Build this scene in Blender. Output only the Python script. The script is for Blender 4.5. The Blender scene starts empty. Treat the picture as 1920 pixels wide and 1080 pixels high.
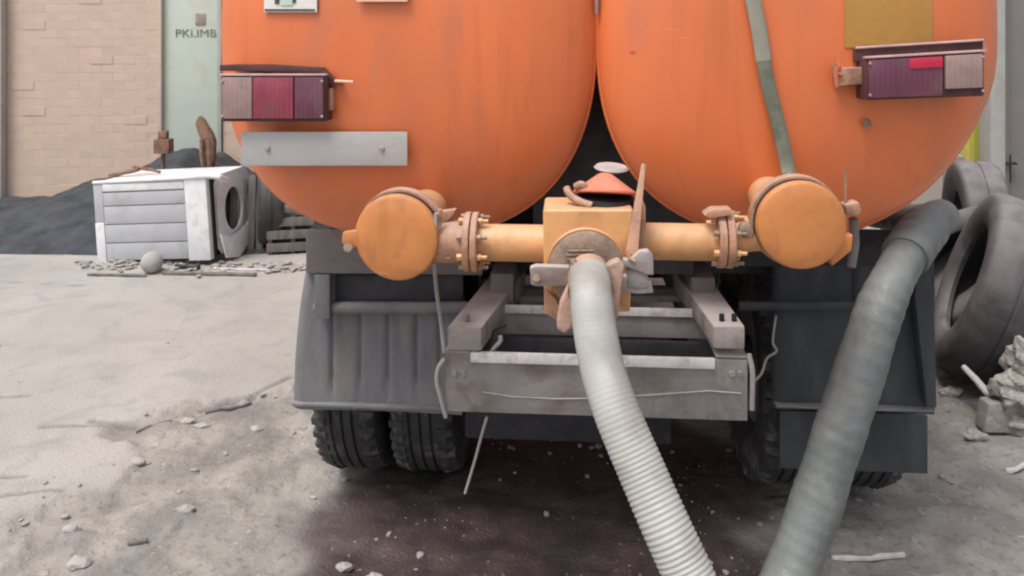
import bpy, bmesh, math, random
import numpy as np
from mathutils import Vector, Matrix
random.seed(7)
R = math.radians
S = bpy.context.scene
COL = S.collection

# ---------------------------------------------------------------- camera, sky, sun, exposure
CAMH, F, HY = 1.85, 1500.0, 80.0          # eye height, focal length in photo pixels, horizon row
cd = bpy.data.cameras.new('camera'); cam = bpy.data.objects.new('camera', cd); COL.objects.link(cam)
cam.location = (0, 0, CAMH); cam.rotation_euler = (R(90), 0, 0)
cd.sensor_width = 36; cd.lens = 36 * F / 1920; cd.shift_y = -(540 - HY) / 1920
cd.clip_start = 0.05; cd.clip_end = 600
S.camera = cam
SUN_EL, SUN_AZ = 63, -138                   # azimuth measured from +Y (away from camera) towards +X
w = bpy.data.worlds.new('World'); S.world = w; w.use_nodes = True
nt = w.node_tree; bg = nt.nodes['Background']
sky = nt.nodes.new('ShaderNodeTexSky'); sky.sky_type = 'NISHITA'; sky.sun_disc = False
sky.sun_elevation = R(SUN_EL); sky.sun_rotation = R(SUN_AZ)
sky.air_density = 1.0; sky.dust_density = 4.0; sky.ozone_density = 1.0
hs = nt.nodes.new('ShaderNodeHueSaturation'); hs.inputs['Saturation'].default_value = 0.28
nt.links.new(sky.outputs[0], hs.inputs['Color']); nt.links.new(hs.outputs[0], bg.inputs[0])
bg.inputs[1].default_value = 0.15
sd = bpy.data.lights.new('sun', 'SUN'); sun = bpy.data.objects.new('sun', sd); COL.objects.link(sun)
sd.energy = 1.5; sd.angle = R(20); sd.color = (1, .95, .88)
dirv = Vector((math.sin(R(SUN_AZ)) * math.cos(R(SUN_EL)), math.cos(R(SUN_AZ)) * math.cos(R(SUN_EL)), math.sin(R(SUN_EL))))
sun.rotation_euler = dirv.to_track_quat('Z', 'Y').to_euler(); sun.location = (0, 0, 20)
S.view_settings.view_transform = 'Standard'; S.view_settings.look = 'None'
S.view_settings.gamma = 1; S.view_settings.exposure = 0.45
S.view_settings.use_curve_mapping = False
S.render.filter_size = 2.1 if hasattr(S.render, 'filter_size') else 1.5
S.cycles.pixel_filter_type = 'BLACKMAN_HARRIS'; S.cycles.filter_width = 2.2

# ---------------------------------------------------------------- materials
def mat(name, col, rough=.6, metal=0., var=.18, vs=5., dirt=None, da=.5, ds=3., bump=.15, bs=60., dust=0., dustc=(.42, .36, .31), stretch=(1, 1, 1), spec=.5, ring=None, coat=0., streak=0., scratch=0., ribs=0.):
    m = bpy.data.materials.new(name); m.use_nodes = True
    n = m.node_tree.nodes; l = m.node_tree.links; b = n['Principled BSDF']
    tc = n.new('ShaderNodeTexCoord'); oi = n.new('ShaderNodeObjectInfo')
    mp = n.new('ShaderNodeMapping'); mp.inputs['Scale'].default_value = stretch
    ml = n.new('ShaderNodeMath'); ml.operation = 'MULTIPLY'; ml.inputs[1].default_value = 13.
    l.new(oi.outputs['Random'], ml.inputs[0]); l.new(tc.outputs['Object'], mp.inputs[0]); l.new(ml.outputs[0], mp.inputs['Location'])
    def noise(scale, detail=5, dist=0.):
        t = n.new('ShaderNodeTexNoise'); t.inputs['Scale'].default_value = scale; t.inputs['Detail'].default_value = detail
        t.inputs['Distortion'].default_value = dist
        l.new(mp.outputs[0], t.inputs['Vector']); return t.outputs['Fac']
    def ramp(src, a, c, lo=0., hi=1.):
        r = n.new('ShaderNodeMapRange'); r.inputs[1].default_value = a; r.inputs[2].default_value = c
        r.inputs[3].default_value = lo; r.inputs[4].default_value = hi
        l.new(src, r.inputs[0]); return r.outputs[0]
    def mix(f, A, B):
        x = n.new('ShaderNodeMix'); x.data_type = 'RGBA'
        if hasattr(f, 'links'): l.new(f, x.inputs[0])
        else: x.inputs[0].default_value = f
        for v, i in ((A, 6), (B, 7)):
            if hasattr(v, 'links'): l.new(v, x.inputs[i])
            else: x.inputs[i].default_value = (*v, 1)
        return x.outputs[2]
    lo = tuple(c * (1 - var) for c in col); hi = tuple(min(1, c * (1 + var)) for c in col)
    c = mix(ramp(noise(vs, 6, .4), .3, .7), lo, hi)
    rf = ramp(noise(vs * 2.3, 4), .3, .7, max(.05, rough - .1), min(1, rough + .1))
    if dirt:
        d = ramp(noise(ds, 8, .8), .52, .68, 0, da)
        c = mix(d, c, dirt)
    if streak:
        mp2 = n.new('ShaderNodeMapping'); mp2.inputs['Scale'].default_value = (26, 26, .9); l.new(tc.outputs['Object'], mp2.inputs[0])
        t2 = n.new('ShaderNodeTexNoise'); t2.inputs['Scale'].default_value = 1.; t2.inputs['Detail'].default_value = 5; l.new(mp2.outputs[0], t2.inputs['Vector'])
        m2 = n.new('ShaderNodeMath'); m2.operation = 'MULTIPLY'; l.new(ramp(t2.outputs['Fac'], .55, .75, 0, streak), m2.inputs[0]); l.new(ramp(noise(1.7, 3), .42, .6), m2.inputs[1])
        c = mix(m2.outputs[0], c, tuple(x * .45 for x in col))
        c = mix(ramp(noise(30, 5, .6), .69, .76, 0, streak * .9), c, tuple(x * .4 for x in col))
    if scratch:
        mp3 = n.new('ShaderNodeMapping'); mp3.inputs['Scale'].default_value = (3, 3, 70); mp3.inputs['Rotation'].default_value = (0, .25, 0); l.new(tc.outputs['Object'], mp3.inputs[0])
        t3 = n.new('ShaderNodeTexNoise'); t3.inputs['Scale'].default_value = 1.; t3.inputs['Detail'].default_value = 3; l.new(mp3.outputs[0], t3.inputs['Vector'])
        m3 = n.new('ShaderNodeMath'); m3.operation = 'MULTIPLY'; l.new(ramp(t3.outputs['Fac'], .69, .71, 0, scratch), m3.inputs[0]); l.new(ramp(noise(2.6, 3), .55, .6), m3.inputs[1])
        c = mix(m3.outputs[0], c, tuple(min(1, x * .6 + .25) for x in col))
    if dust > 0:
        g = n.new('ShaderNodeNewGeometry'); sp = n.new('ShaderNodeSeparateXYZ'); l.new(g.outputs['Normal'], sp.inputs[0])
        up = ramp(sp.outputs[2], .1, .9, 0, dust)
        mm = n.new('ShaderNodeMath'); mm.operation = 'MULTIPLY'; l.new(up, mm.inputs[0]); l.new(ramp(noise(9, 6), .25, .6, .35, 1), mm.inputs[1])
        c = mix(mm.outputs[0], c, dustc)
    l.new(c, b.inputs['Base Color']); l.new(rf, b.inputs['Roughness'])
    b.inputs['Metallic'].default_value = metal; b.inputs['Specular IOR Level'].default_value = spec
    b.inputs['Coat Weight'].default_value = coat; b.inputs['Coat Roughness'].default_value = .3
    if bump:
        bp = n.new('ShaderNodeBump'); bp.inputs['Strength'].default_value = bump; bp.inputs['Distance'].default_value = .01
        if ribs:
            wv = n.new('ShaderNodeTexWave'); wv.inputs['Scale'].default_value = ribs; wv.inputs['Distortion'].default_value = .3; wv.bands_direction = 'X'
            l.new(tc.outputs['Object'], wv.inputs['Vector']); l.new(wv.outputs['Fac'], bp.inputs['Height'])
        else: l.new(noise(bs, 6), bp.inputs['Height'])
        l.new(bp.outputs[0], b.inputs['Normal'])
    return m

ORANGE = (.66, .160, .050)
M = {}
M['tank'] = mat('weathered_orange_paint', ORANGE, .38, var=.10, vs=2.2, dirt=(.46, .15, .08), da=.5, ds=2.6, bump=.10, bs=14, dust=.5, dustc=(.66, .29, .12), streak=.26, scratch=.4, stretch=(1.6, 1, .7), coat=.3)
M['cover'] = mat('amber_paint', (.55, .205, .062), .5, var=.10, vs=8, dirt=(.30, .12, .06), da=.55, ds=9, streak=.35, scratch=.35, bump=.12, bs=40, dust=.3, dustc=(.6, .4, .25))
M['pipe'] = mat('pale_amber_paint', (.60, .30, .12), .5, var=.12, vs=9, dirt=(.32, .15, .08), da=.6, ds=8, streak=.4, bump=.15, bs=50, dust=.75, dustc=(.62, .42, .26))
M['pink'] = mat('dusty_salmon_paint', (.40, .205, .125), .65, var=.25, vs=20, dirt=(.20, .11, .08), da=.75, ds=16, streak=.3, bump=.25, bs=80, dust=.6, dustc=(.5, .36, .3))
M['ear'] = mat('dusty_pink_casting', (.44, .27, .215), .65, var=.2, vs=22, dirt=(.26, .16, .12), da=.7, ds=18, bump=.3, bs=80, dust=.5, dustc=(.5, .4, .36))
M['cap'] = mat('red_orange_cap_paint', (.60, .13, .06), .55, var=.15, vs=14, dirt=(.34, .12, .09), da=.5, ds=14, dust=.5, dustc=(.6, .33, .26))
M['disc'] = mat('bare_brown_metal', (.27, .19, .14), .55, .2, var=.25, vs=25, dirt=(.16, .11, .08), da=.5, ds=20, bump=.3, bs=90)
M['steel'] = mat('dusty_grey_steel', (.30, .262, .25), .62, .1, var=.2, vs=11, dirt=(.16, .11, .09), da=.7, ds=9, streak=.4, scratch=.4, bump=.25, bs=70, dust=.7, dustc=(.55, .50, .48))
M['steel2'] = mat('brown_grey_steel', (.25, .226, .216), .65, .1, var=.22, vs=8, dirt=(.14, .09, .07), da=.7, ds=7, streak=.5, scratch=.5, bump=.25, bs=60, dust=.6, dustc=(.50, .44, .42))
M['white_edge'] = mat('pale_and_lit_edge', (.60, .57, .57), .6, var=.12, vs=20, dirt=(.3, .26, .25), da=.6, ds=24)  # pale lips; brightness of the lit bumper edge is in this colour
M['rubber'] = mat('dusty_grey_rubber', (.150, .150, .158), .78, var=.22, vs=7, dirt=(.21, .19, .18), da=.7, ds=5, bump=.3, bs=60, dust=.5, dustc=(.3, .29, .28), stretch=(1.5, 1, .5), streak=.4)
M['rubber_shaded'] = mat('shaded_blue_grey_rubber', (.040, .046, .054), .75, var=.25, vs=6, dirt=(.075, .08, .085), da=.5, ds=5, bump=.2, bs=60, dust=.3, dustc=(.2, .2, .2), stretch=(1.5, 1, .5))  # darker flap rubber, shade of the right side put into the colour
M['tyre'] = mat('black_tyre_rubber', (.035, .035, .038), .85, var=.3, vs=12, dirt=(.16, .15, .145), da=.75, ds=7, bump=.3, bs=90)
M['oldtyre'] = mat('greyed_tyre_rubber', (.045, .042, .046), .8, var=.25, vs=5, dirt=(.12, .11, .11), da=.6, ds=4, bump=.25, bs=60, dust=.75, dustc=(.24, .22, .225))
M['dark'] = mat('oily_metal_and_shade', (.022, .022, .028), .6, .1, var=.4, vs=9, dirt=(.06, .05, .05), da=.5, ds=8)  # oily metal; also colours dark sheets that stand for shade
M['frame'] = mat('dull_brown_grey_paint', (.140, .122, .122), .6, var=.2, vs=7, dirt=(.06, .05, .05), da=.5, ds=7)
M['hose'] = mat('white_ribbed_plastic', (.37, .365, .345), .55, var=.08, vs=12, dirt=(.24, .22, .19), da=.6, ds=7, bump=.05, spec=.5)
M['hose2'] = mat('green_grey_rubber_hose', (.122, .135, .135), .55, var=.2, vs=12, dirt=(.20, .19, .175), da=.6, ds=6, bump=.4, bs=45, dust=.5, dustc=(.30, .31, .30))
M['strap_a'] = mat('light_grey_green_hose', (.25, .24, .19), .6, var=.12, vs=20)
M['strap_b'] = mat('dark_grey_green_hose', (.135, .14, .105), .6, var=.15, vs=20, dirt=(.07, .08, .07), ds=16)
M['white'] = mat('white_enamel', (.70, .70, .73), .45, var=.06, vs=6, dirt=(.45, .42, .38), da=.45, ds=9, bump=.06)
M['panel'] = mat('light_grey_sheet', (.42, .43, .45), .55, var=.06, vs=5, dirt=(.3, .3, .3), da=.4, ds=7, bump=.06)
M['plate'] = mat('blank_plate_grey', (.38, .37, .365), .5, var=.05, vs=10, dirt=(.3, .28, .27), da=.3, ds=10)
M['lens_red'] = mat('red_lens', (.25, .028, .060), .3, var=.2, vs=14, dirt=(.16, .07, .07), da=.7, ds=12, bump=.12, ribs=22, coat=.4)
M['lens_bright'] = mat('bright_red_lens', (.50, .012, .05), .3, var=.1, vs=14, coat=.4)
M['lens_maroon'] = mat('faded_maroon_lens', (.125, .032, .062), .35, var=.2, vs=12, dirt=(.13, .085, .085), da=.7, ds=12, bump=.12, ribs=22, coat=.3)
M['lens_clear'] = mat('dusty_clear_lens', (.30, .20, .18), .4, var=.15, vs=14, dirt=(.20, .13, .12), ds=12, da=.7, bump=.12, ribs=22, coat=.3)
M['lamp_rim'] = mat('dusty_pink_rim', (.50, .32, .32), .6, var=.15, vs=18)
M['lamp_body'] = mat('dark_maroon_housing', (.075, .026, .024), .7, var=.25, vs=18)
M['gold'] = mat('ochre_tone', (.44, .225, .050), .5, var=.12, vs=4, dirt=(.55, .17, .04), da=.4, ds=5)
M['cream'] = mat('cream_label', (.66, .42, .30), .6, var=.08)
M['sticker'] = mat('white_sticker', (.66, .62, .60), .5, var=.06, vs=14)
M['mint'] = mat('mint_print', (.42, .56, .46), .6, var=.05)
M['ink'] = mat('black_print', (.05, .045, .05), .6, var=.1)
M['brick'] = mat('painted_tan_brick', (.57, .44, .355), .85, var=.06, vs=2.2, dirt=(.50, .41, .34), da=.6, ds=1.6, bump=.3, bs=45)
M['mortar'] = mat('painted_tan_mortar', (.555, .43, .345), .9, var=.10, vs=1.2, dirt=(.38, .31, .25), da=.6, ds=2, bump=.5, bs=30)
M['greywall'] = mat('pale_grey_render', (.46, .44, .41), .9, var=.08, vs=1.5, dirt=(.34, .32, .29), ds=1.5, bump=.4, bs=25)
M['door'] = mat('mint_green_door_paint', (.48, .545, .475), .6, var=.05, vs=3, dirt=(.44, .35, .28), da=.35, ds=3, bump=.1)
M['doorframe'] = mat('pale_pink_frame_paint', (.52, .43, .37), .7, var=.08)
M['rust'] = mat('rusty_scrap', (.20, .115, .075), .9, var=.35, vs=18, dirt=(.1, .06, .045), ds=15, bump=.5, bs=60)
M['heap'] = mat('dark_ash', (.040, .044, .052), .95, var=.35, vs=5, dirt=(.075, .075, .08), da=.6, ds=3, bump=.9, bs=35)
M['wood'] = mat('grey_weathered_wood', (.17, .15, .14), .85, var=.3, vs=14, dirt=(.08, .07, .065), ds=10, bump=.4, bs=60, stretch=(1, 1, .2))
M['gate'] = mat('grey_gate_paint', (.185, .175, .170), .6, var=.08, vs=2, dirt=(.14, .14, .145), da=.5, ds=2, bump=.1)
M['post'] = mat('pale_post_paint', (.37, .38, .35), .7, var=.08, vs=4, dirt=(.28, .26, .26), ds=4)
M['yellow'] = mat('yellow_gas_paint', (.62, .58, .12), .5, var=.08, vs=6, dirt=(.6, .5, .35), ds=6)
M['stone'] = mat('grey_concrete_rubble', (.27, .25, .23), .95, var=.25, vs=12, dirt=(.16, .14, .12), ds=10, bump=.8, bs=40, dust=.5, dustc=(.42, .40, .38))
M['pale_stone'] = mat('pale_round_stone', (.36, .34, .32), .8, var=.1, vs=12, bump=.3)
M['stick'] = mat('pale_bleached_stick', (.55, .50, .50), .8, var=.15, vs=25)
M['cable'] = mat('dirty_pale_cable', (.33, .30, .29), .6, var=.1)
M['black'] = mat('black_void', (.012, .012, .014), .7, var=.2)

# ---------------------------------------------------------------- mesh helpers
def tag(o, label=None, cat=None, group=None, kind=None):
    if label: o['label'] = label
    if cat: o['category'] = cat
    if group: o['group'] = group
    if kind: o['kind'] = kind
    return o

class MB:
    def __init__(s): s.v = []; s.f = []
    def add(s, vs, fs):
        b = len(s.v); s.v += [tuple(p) for p in vs]; s.f += [tuple(b + i for i in f) for f in fs]; return s
    def hexa(s, p):     # p: 4 bottom (ccw), 4 top
        return s.add(p, [(3, 2, 1, 0), (4, 5, 6, 7), (0, 1, 5, 4), (1, 2, 6, 5), (2, 3, 7, 6), (3, 0, 4, 7)])
    def box(s, a, b):   # opposite corners
        x0, y0, z0 = (min(a[i], b[i]) for i in range(3)); x1, y1, z1 = (max(a[i], b[i]) for i in range(3))
        return s.hexa([(x0, y0, z0), (x1, y0, z0), (x1, y1, z0), (x0, y1, z0), (x0, y0, z1), (x1, y0, z1), (x1, y1, z1), (x0, y1, z1)])
    def prism(s, pts, off):
        n = len(pts); off = Vector(off); q = [Vector(p) for p in pts] + [Vector(p) + off for p in pts]
        return s.add(q, [tuple(range(n))[::-1], tuple(range(n, 2 * n))] + [(i, (i + 1) % n, n + (i + 1) % n, n + i) for i in range(n)])
    def tube(s, path, rad, seg=16, caps=True, flat=1.0):
        P = [Vector(p) for p in path]; n = len(P)
        if not hasattr(rad, '__len__'): rad = [rad] * n
        T = [(P[min(i + 1, n - 1)] - P[max(i - 1, 0)]).normalized() for i in range(n)]
        u = T[0].orthogonal().normalized(); vs = []; fs = []
        for i in range(n):
            u = (u - T[i] * u.dot(T[i])).normalized(); v = T[i].cross(u)
            for k in range(seg):
                a = 2 * math.pi * k / seg
                vs.append(P[i] + u * math.cos(a) * rad[i] + v * math.sin(a) * rad[i] * flat)
        for i in range(n - 1):
            for k in range(seg):
                k2 = (k + 1) % seg
                fs.append((i * seg + k, i * seg + k2, (i + 1) * seg + k2, (i + 1) * seg + k))
        if caps: fs += [tuple(range(seg))[::-1], tuple(range((n - 1) * seg, n * seg))]
        return s.add(vs, fs)
    def lathe(s, prof, o=(0, 0, 0), ax=(0, 0, 1), seg=48, closed=False, sx=1.):
        ax = Vector(ax).normalized(); u = ax.orthogonal().normalized(); v = ax.cross(u); o = Vector(o); vs = []; fs = []
        for r, h in prof:
            for k in range(seg):
                a = 2 * math.pi * k / seg; vs.append(o + ax * h + (u * math.cos(a) + v * math.sin(a)) * r)
        n = len(prof)
        for i in range(n if closed else n - 1):
            j = (i + 1) % n
            for k in range(seg):
                k2 = (k + 1) % seg; fs.append((i * seg + k, i * seg + k2, j * seg + k2, j * seg + k))
        if not closed:
            if prof[0][0] > 1e-5: fs.append(tuple(range(seg))[::-1])
            if prof[-1][0] > 1e-5: fs.append(tuple(range((n - 1) * seg, n * seg)))
        return s.add(vs, fs)
    def build(s, name, m, parent=None, bevel=0., ang=35, segs=2, loc=None):
        me = bpy.data.meshes.new(name); me.from_pydata(s.v, [], s.f); me.update()
        bm = bmesh.new(); bm.from_mesh(me)
        bmesh.ops.remove_doubles(bm, verts=bm.verts, dist=1e-6)
        bmesh.ops.recalc_face_normals(bm, faces=bm.faces)
        if bevel:
            es = [e for e in bm.edges if len(e.link_faces) == 2 and e.calc_face_angle(0) > R(30)]
            bmesh.ops.bevel(bm, geom=es, offset=bevel, segments=segs, profile=.6, affect='EDGES', clamp_overlap=True)
        bm.to_mesh(me); bm.free()
        me.polygons.foreach_set('use_smooth', [True] * len(me.polygons)); me.set_sharp_from_angle(angle=R(ang))
        me.materials.append(m); o = bpy.data.objects.new(name, me); COL.objects.link(o)
        if parent: o.parent = parent
        if loc: o.location = loc
        return o

def empty(name, loc=(0, 0, 0), rot=(0, 0, 0)):
    e = bpy.data.objects.new(name, None); COL.objects.link(e); e.location = loc; e.rotation_euler = rot; e.empty_display_size = .1
    return e
def smooth_path(pts, n=12):
    P = [Vector(p) for p in pts]; P = [P[0] * 2 - P[1]] + P + [P[-1] * 2 - P[-2]]; out = []
    for i in range(1, len(P) - 2):
        a, b, c, d = P[i - 1:i + 3]
        for k in range(n):
            t = k / n
            out.append(.5 * ((2 * b) + (c - a) * t + (2 * a - 5 * b + 4 * c - d) * t * t + (3 * b - a - 3 * c + d) * t ** 3))
    out.append(P[-2]); return out
def Wp(px, py, d): return Vector(((px - 960) * d / F, d, CAMH - (py - HY) * d / F))
def Gp(px, py, z=0.): d = (CAMH - z) * F / (py - HY); return Vector(((px - 960) * d / F, d, z))

# numpy value noise
rng = np.random.RandomState(3)
_T = rng.rand(256, 256)
def vnoise(x, y):
    xi = np.floor(x).astype(int); yi = np.floor(y).astype(int); fx = x - xi; fy = y - yi
    fx = fx * fx * (3 - 2 * fx); fy = fy * fy * (3 - 2 * fy)
    g = lambda a, b: _T[a & 255, b & 255]
    return (g(xi, yi) * (1 - fx) + g(xi + 1, yi) * fx) * (1 - fy) + (g(xi, yi + 1) * (1 - fx) + g(xi + 1, yi + 1) * fx) * fy
def fbm(x, y, o=5):
    s = 0; a = .5
    for i in range(o): s = s + a * vnoise(x * 2 ** i + 17 * i, y * 2 ** i + 31 * i); a *= .5
    return s      # 0..1, mean .5

# ---------------------------------------------------------------- ground
XB = np.array([(2.0, -1.95), (2.83, -1.86), (3.19, -1.80), (3.38, -1.70), (3.6, -1.66), (3.85, -1.74), (4.0, -1.60), (4.17, -1.38), (4.34, -1.15), (4.5, -.6), (4.7, 3.2), (4.9, 6.), (200, 6.)])
def crust_mask(X, Y, soft=.022):
    n1 = fbm(X * 2.3 + 5, Y * 2.3, 5) - .5; n2 = fbm(X * 9, Y * 9 + 4, 4) - .5
    xb = np.interp(Y, XB[:, 0], XB[:, 1])
    f = (xb - X) + n1 * .9 + n2 * .28
    return 1 / (1 + np.exp(-np.clip(f / soft, -30, 30)))
CR = [[(80, 806), (160, 803), (230, 798)], [(0, 748), (60, 745)], [(375, 770), (430, 752), (475, 745), (545, 712)], [(0, 902), (50, 900)], [(0, 935), (110, 925)], [(0, 530), (110, 536), (160, 540)], [(170, 795), (250, 796)]]
CRK = []
def ground_h(X, Y):
    c = crust_mask(X, Y)
    rough = (fbm(X * 6, Y * 6, 5) - .5)
    fine = (fbm(X * 26, Y * 26, 3) - .5)
    h = c * .015 + (1 - c) * (rough * .055 + fine * .016 - .006) + c * (rough * .008 + fine * .0015)
    for line in CR:
        P = [Gp(a, b) for a, b in line]
        for a, b in zip(P, P[1:]):
            ab = np.array((b.x - a.x, b.y - a.y)); L2 = ab @ ab
            Xw = X + (fbm(X * 8, Y * 8 + 9, 3) - .5) * .06; Yw = Y + (fbm(X * 8 + 40, Y * 8, 3) - .5) * .06
            t = np.clip(((Xw - a.x) * ab[0] + (Yw - a.y) * ab[1]) / L2, 0, 1)
            d = np.hypot(Xw - a.x - t * ab[0], Yw - a.y - t * ab[1])
            e_ = np.exp(-(d / .012) ** 2); h = h - .014 * e_
            if X.ndim == 2: CRK.append(e_ * .7)
    far = np.clip((np.hypot(X, Y) - 9) / 4, 0, 1)
    return h * (1 - far), c
def axis(parts):
    out = []
    for a, b, st in parts: out += list(np.arange(a, b, st))
    return np.array(out + [parts[-1][1]])
gx = axis([(-150, -20, 26), (-20, -6, 2), (-6, -2.9, .06), (-2.9, -.9, .013), (-.9, 1.2, .03), (1.2, 2.7, .022), (2.7, 6, .08), (6, 20, 2), (20, 150, 26)])
gy = axis([(-40, 0, 10), (0, 2.3, .25), (2.3, 4.9, .015), (4.9, 7.2, .04), (7.2, 12, .12), (12, 30, 3), (30, 250, 40)])
GX, GY = np.meshgrid(gx, gy); GH, GC = ground_h(GX, GY)
ny, nx = GX.shape
vv = np.stack([GX, GY, GH], -1).reshape(-1, 3)
idx = np.arange(nx * ny).reshape(ny, nx)
ff = np.stack([idx[:-1, :-1], idx[:-1, 1:], idx[1:, 1:], idx[1:, :-1]], -1).reshape(-1, 4)
gm = bpy.data.meshes.new('ground'); gm.vertices.add(len(vv)); gm.vertices.foreach_set('co', vv.ravel())
gm.loops.add(ff.size); gm.loops.foreach_set('vertex_index', ff.ravel().astype(np.int32))
gm.polygons.add(len(ff)); gm.polygons.foreach_set('loop_start', np.arange(0, ff.size, 4).astype(np.int32)); gm.polygons.foreach_set('loop_total', np.full(len(ff), 4, np.int32))
gm.update(calc_edges=True); gm.polygons.foreach_set('use_smooth', [True] * len(ff))
at = gm.attributes.new('crust', 'FLOAT', 'POINT'); at.data.foreach_set('value', crust_mask(GX, GY, .05).ravel())
at = gm.attributes.new('crack', 'FLOAT', 'POINT'); at.data.foreach_set('value', np.max(CRK, axis=0).ravel())
# damp mud under the truck, with the truck's shade painted into its colour
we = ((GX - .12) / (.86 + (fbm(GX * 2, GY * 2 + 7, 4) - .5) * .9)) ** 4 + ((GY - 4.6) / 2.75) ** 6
SHADE_WET = 1 / (1 + np.exp(np.clip((we - 1) * 6, -30, 30)))
at = gm.attributes.new('shade_wet', 'FLOAT', 'POINT'); at.data.foreach_set('value', SHADE_WET.ravel())
ground = bpy.data.objects.new('ground', gm); COL.objects.link(ground); tag(ground, kind='structure')
m = bpy.data.materials.new('dusty_yard_ground'); m.use_nodes = True; n = m.node_tree.nodes; l = m.node_tree.links; b = n['Principled BSDF']
tc = n.new('ShaderNodeTexCoord')
def N(sc, det=6, dist=0.):
    t = n.new('ShaderNodeTexNoise'); t.inputs['Scale'].default_value = sc; t.inputs['Detail'].default_value = det; t.inputs['Distortion'].default_value = dist
    l.new(tc.outputs['Object'], t.inputs['Vector']); return t.outputs['Fac']
def RA(src, a, c, lo=0, hi=1):
    r = n.new('ShaderNodeMapRange'); r.inputs[1].default_value = a; r.inputs[2].default_value = c; r.inputs[3].default_value = lo; r.inputs[4].default_value = hi; l.new(src, r.inputs[0]); return r.outputs[0]
def MX(f, A, B):
    x = n.new('ShaderNodeMix'); x.data_type = 'RGBA'; l.new(f, x.inputs[0])
    for v, i in ((A, 6), (B, 7)):
        if hasattr(v, 'links'): l.new(v, x.inputs[i])
        else: x.inputs[i].default_value = (*v, 1)
    return x.outputs[2]
slab = MX(RA(N(.9, 7, .5), .35, .65), (.325, .306, .287), (.395, .372, .350))
slab = MX(RA(N(4, 8, 1.), .52, .70, 0, .5), slab, (.26, .25, .24))
slab = MX(RA(N(1.3, 9, 2.), .54, .62, 0, .35), slab, (.28, .26, .245))
slab = MX(RA(N(45, 5), .60, .72, 0, .35), slab, (.20, .19, .18))
dirt = MX(RA(N(3.5, 9, .6), .35, .65), (.20, .185, .17), (.33, .305, .28))
dirt = MX(RA(N(34, 6), .55, .68, 0, .55), dirt, (.13, .12, .11))
dirt = MX(RA(N(21, 4, 1.), .66, .70, 0, .7), dirt, (.46, .44, .42))
ac = n.new('ShaderNodeAttribute'); ac.attribute_name = 'crust'; aw = n.new('ShaderNodeAttribute'); aw.attribute_name = 'shade_wet'
c = MX(ac.outputs['Fac'], dirt, slab)
shade_wetc = MX(RA(N(6, 8, .8), .4, .62), (.050, .036, .036), (.085, .058, .055))
shade_wetc = MX(RA(N(40, 4), .68, .72), shade_wetc, (.30, .27, .26))
c = MX(aw.outputs['Fac'], c, shade_wetc)
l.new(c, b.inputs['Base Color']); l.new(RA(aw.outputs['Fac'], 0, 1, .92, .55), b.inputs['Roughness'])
cr_ = n.new('ShaderNodeAttribute'); cr_.attribute_name = 'crack'
c = MX(cr_.outputs['Fac'], c, (.13, .12, .11)); l.new(c, b.inputs['Base Color'])
bp = n.new('ShaderNodeBump'); bp.inputs['Strength'].default_value = .6; bp.inputs['Distance'].default_value = .010
l.new(N(70, 6), bp.inputs['Height']); l.new(bp.outputs[0], b.inputs['Normal']); gm.materials.append(m)

def gz(x, y): return float(ground_h(np.array([x]), np.array([y]))[0][0])

# loose gravel and crumbs on the broken part of the yard
mb = MB(); ico = bmesh.new(); bmesh.ops.create_icosphere(ico, subdivisions=1, radius=1.)
iv = [v.co.copy() for v in ico.verts]; iff = [[v.index for v in f.verts] for f in ico.faces]; ico.free()
xs = rng.uniform(-3.2, 3.2, 14000); ys = rng.uniform(2.4, 7.4, 14000)
hh, cc = ground_h(xs, ys)
clump = fbm(xs * 3 + 50, ys * 3, 4)
cnt = 0
for x, y, h, c_, cl in zip(xs, ys, hh, cc, clump):
    edge = 4 * c_ * (1 - c_)
    p = (1 - c_) * max(0, (cl - .38) * 2.2) + edge * .9 + c_ * .015
    if rng.rand() > p: continue
    r = .0035 + .014 * rng.rand() ** 4; sq = Vector((rng.uniform(.7, 1.5), rng.uniform(.7, 1.3), rng.uniform(.4, .8))) * r
    q = Matrix.Rotation(rng.uniform(0, 6.28), 3, 'Z')
    mb.add([q @ Vector((v.x * sq.x * rng.uniform(.8, 1.2), v.y * sq.y, v.z * sq.z)) + Vector((x, y, h + sq.z * .4)) for v in iv], iff); cnt += 1
    if cnt > 4500: break
o = mb.build('gravel', M['stone']); tag(o, 'loose grey gravel and crumbs scattered over the broken yard ground', 'gravel', kind='stuff')

# ---------------------------------------------------------------- brick wall with green door
WY = 9.3
def wx(px): return (px - 960) * WY / F
def wz(py): return CAMH - (py - HY) * WY / F
wall = MB().box((-9.5, WY, -.1), (wx(297), WY + .3, 4.4)).box((wx(418), WY, -.1), (3.95, WY + .3, 4.4)).box((wx(297), WY, 2.75), (wx(418), WY + .3, 4.4)).build('brick_wall', M['mortar'])
tag(wall, 'tan painted brick wall with faint worn joints behind the dark heap', 'wall')
bw, bh = .262, .1
proto = None
x0 = wx(297) - .004
for r in range(-1, 44):
    for k in range(0, 26):
        xx = x0 - bw * (k + (.5 if r % 2 else 0)) - (0 if r % 2 else 0)
        near = (k < 9 and r < 24)
        xa, xb_ = xx - bw + .006, xx - .004 + .004
        if r % 2 and k == 0: pass
        if near:
            dy = random.choice([.0008, .0010, .0013, .0018]) + (random.random() < .05) * .005
            if proto is None:
                proto = MB().box((-.1295, -.02, -.0485), (.1295, .02, .0485)).build('brick', M['brick'], wall, bevel=.002, segs=1)
                ob = proto
            else:
                ob = proto.copy(); COL.objects.link(ob); ob.parent = wall
            ob.location = (xx - bw / 2, WY + .02 - dy, .05 + r * bh)
            ob.rotation_euler = (random.uniform(-.006, .006), random.uniform(-.004, .004), random.uniform(-.004, .004))
rest = MB()
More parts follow.
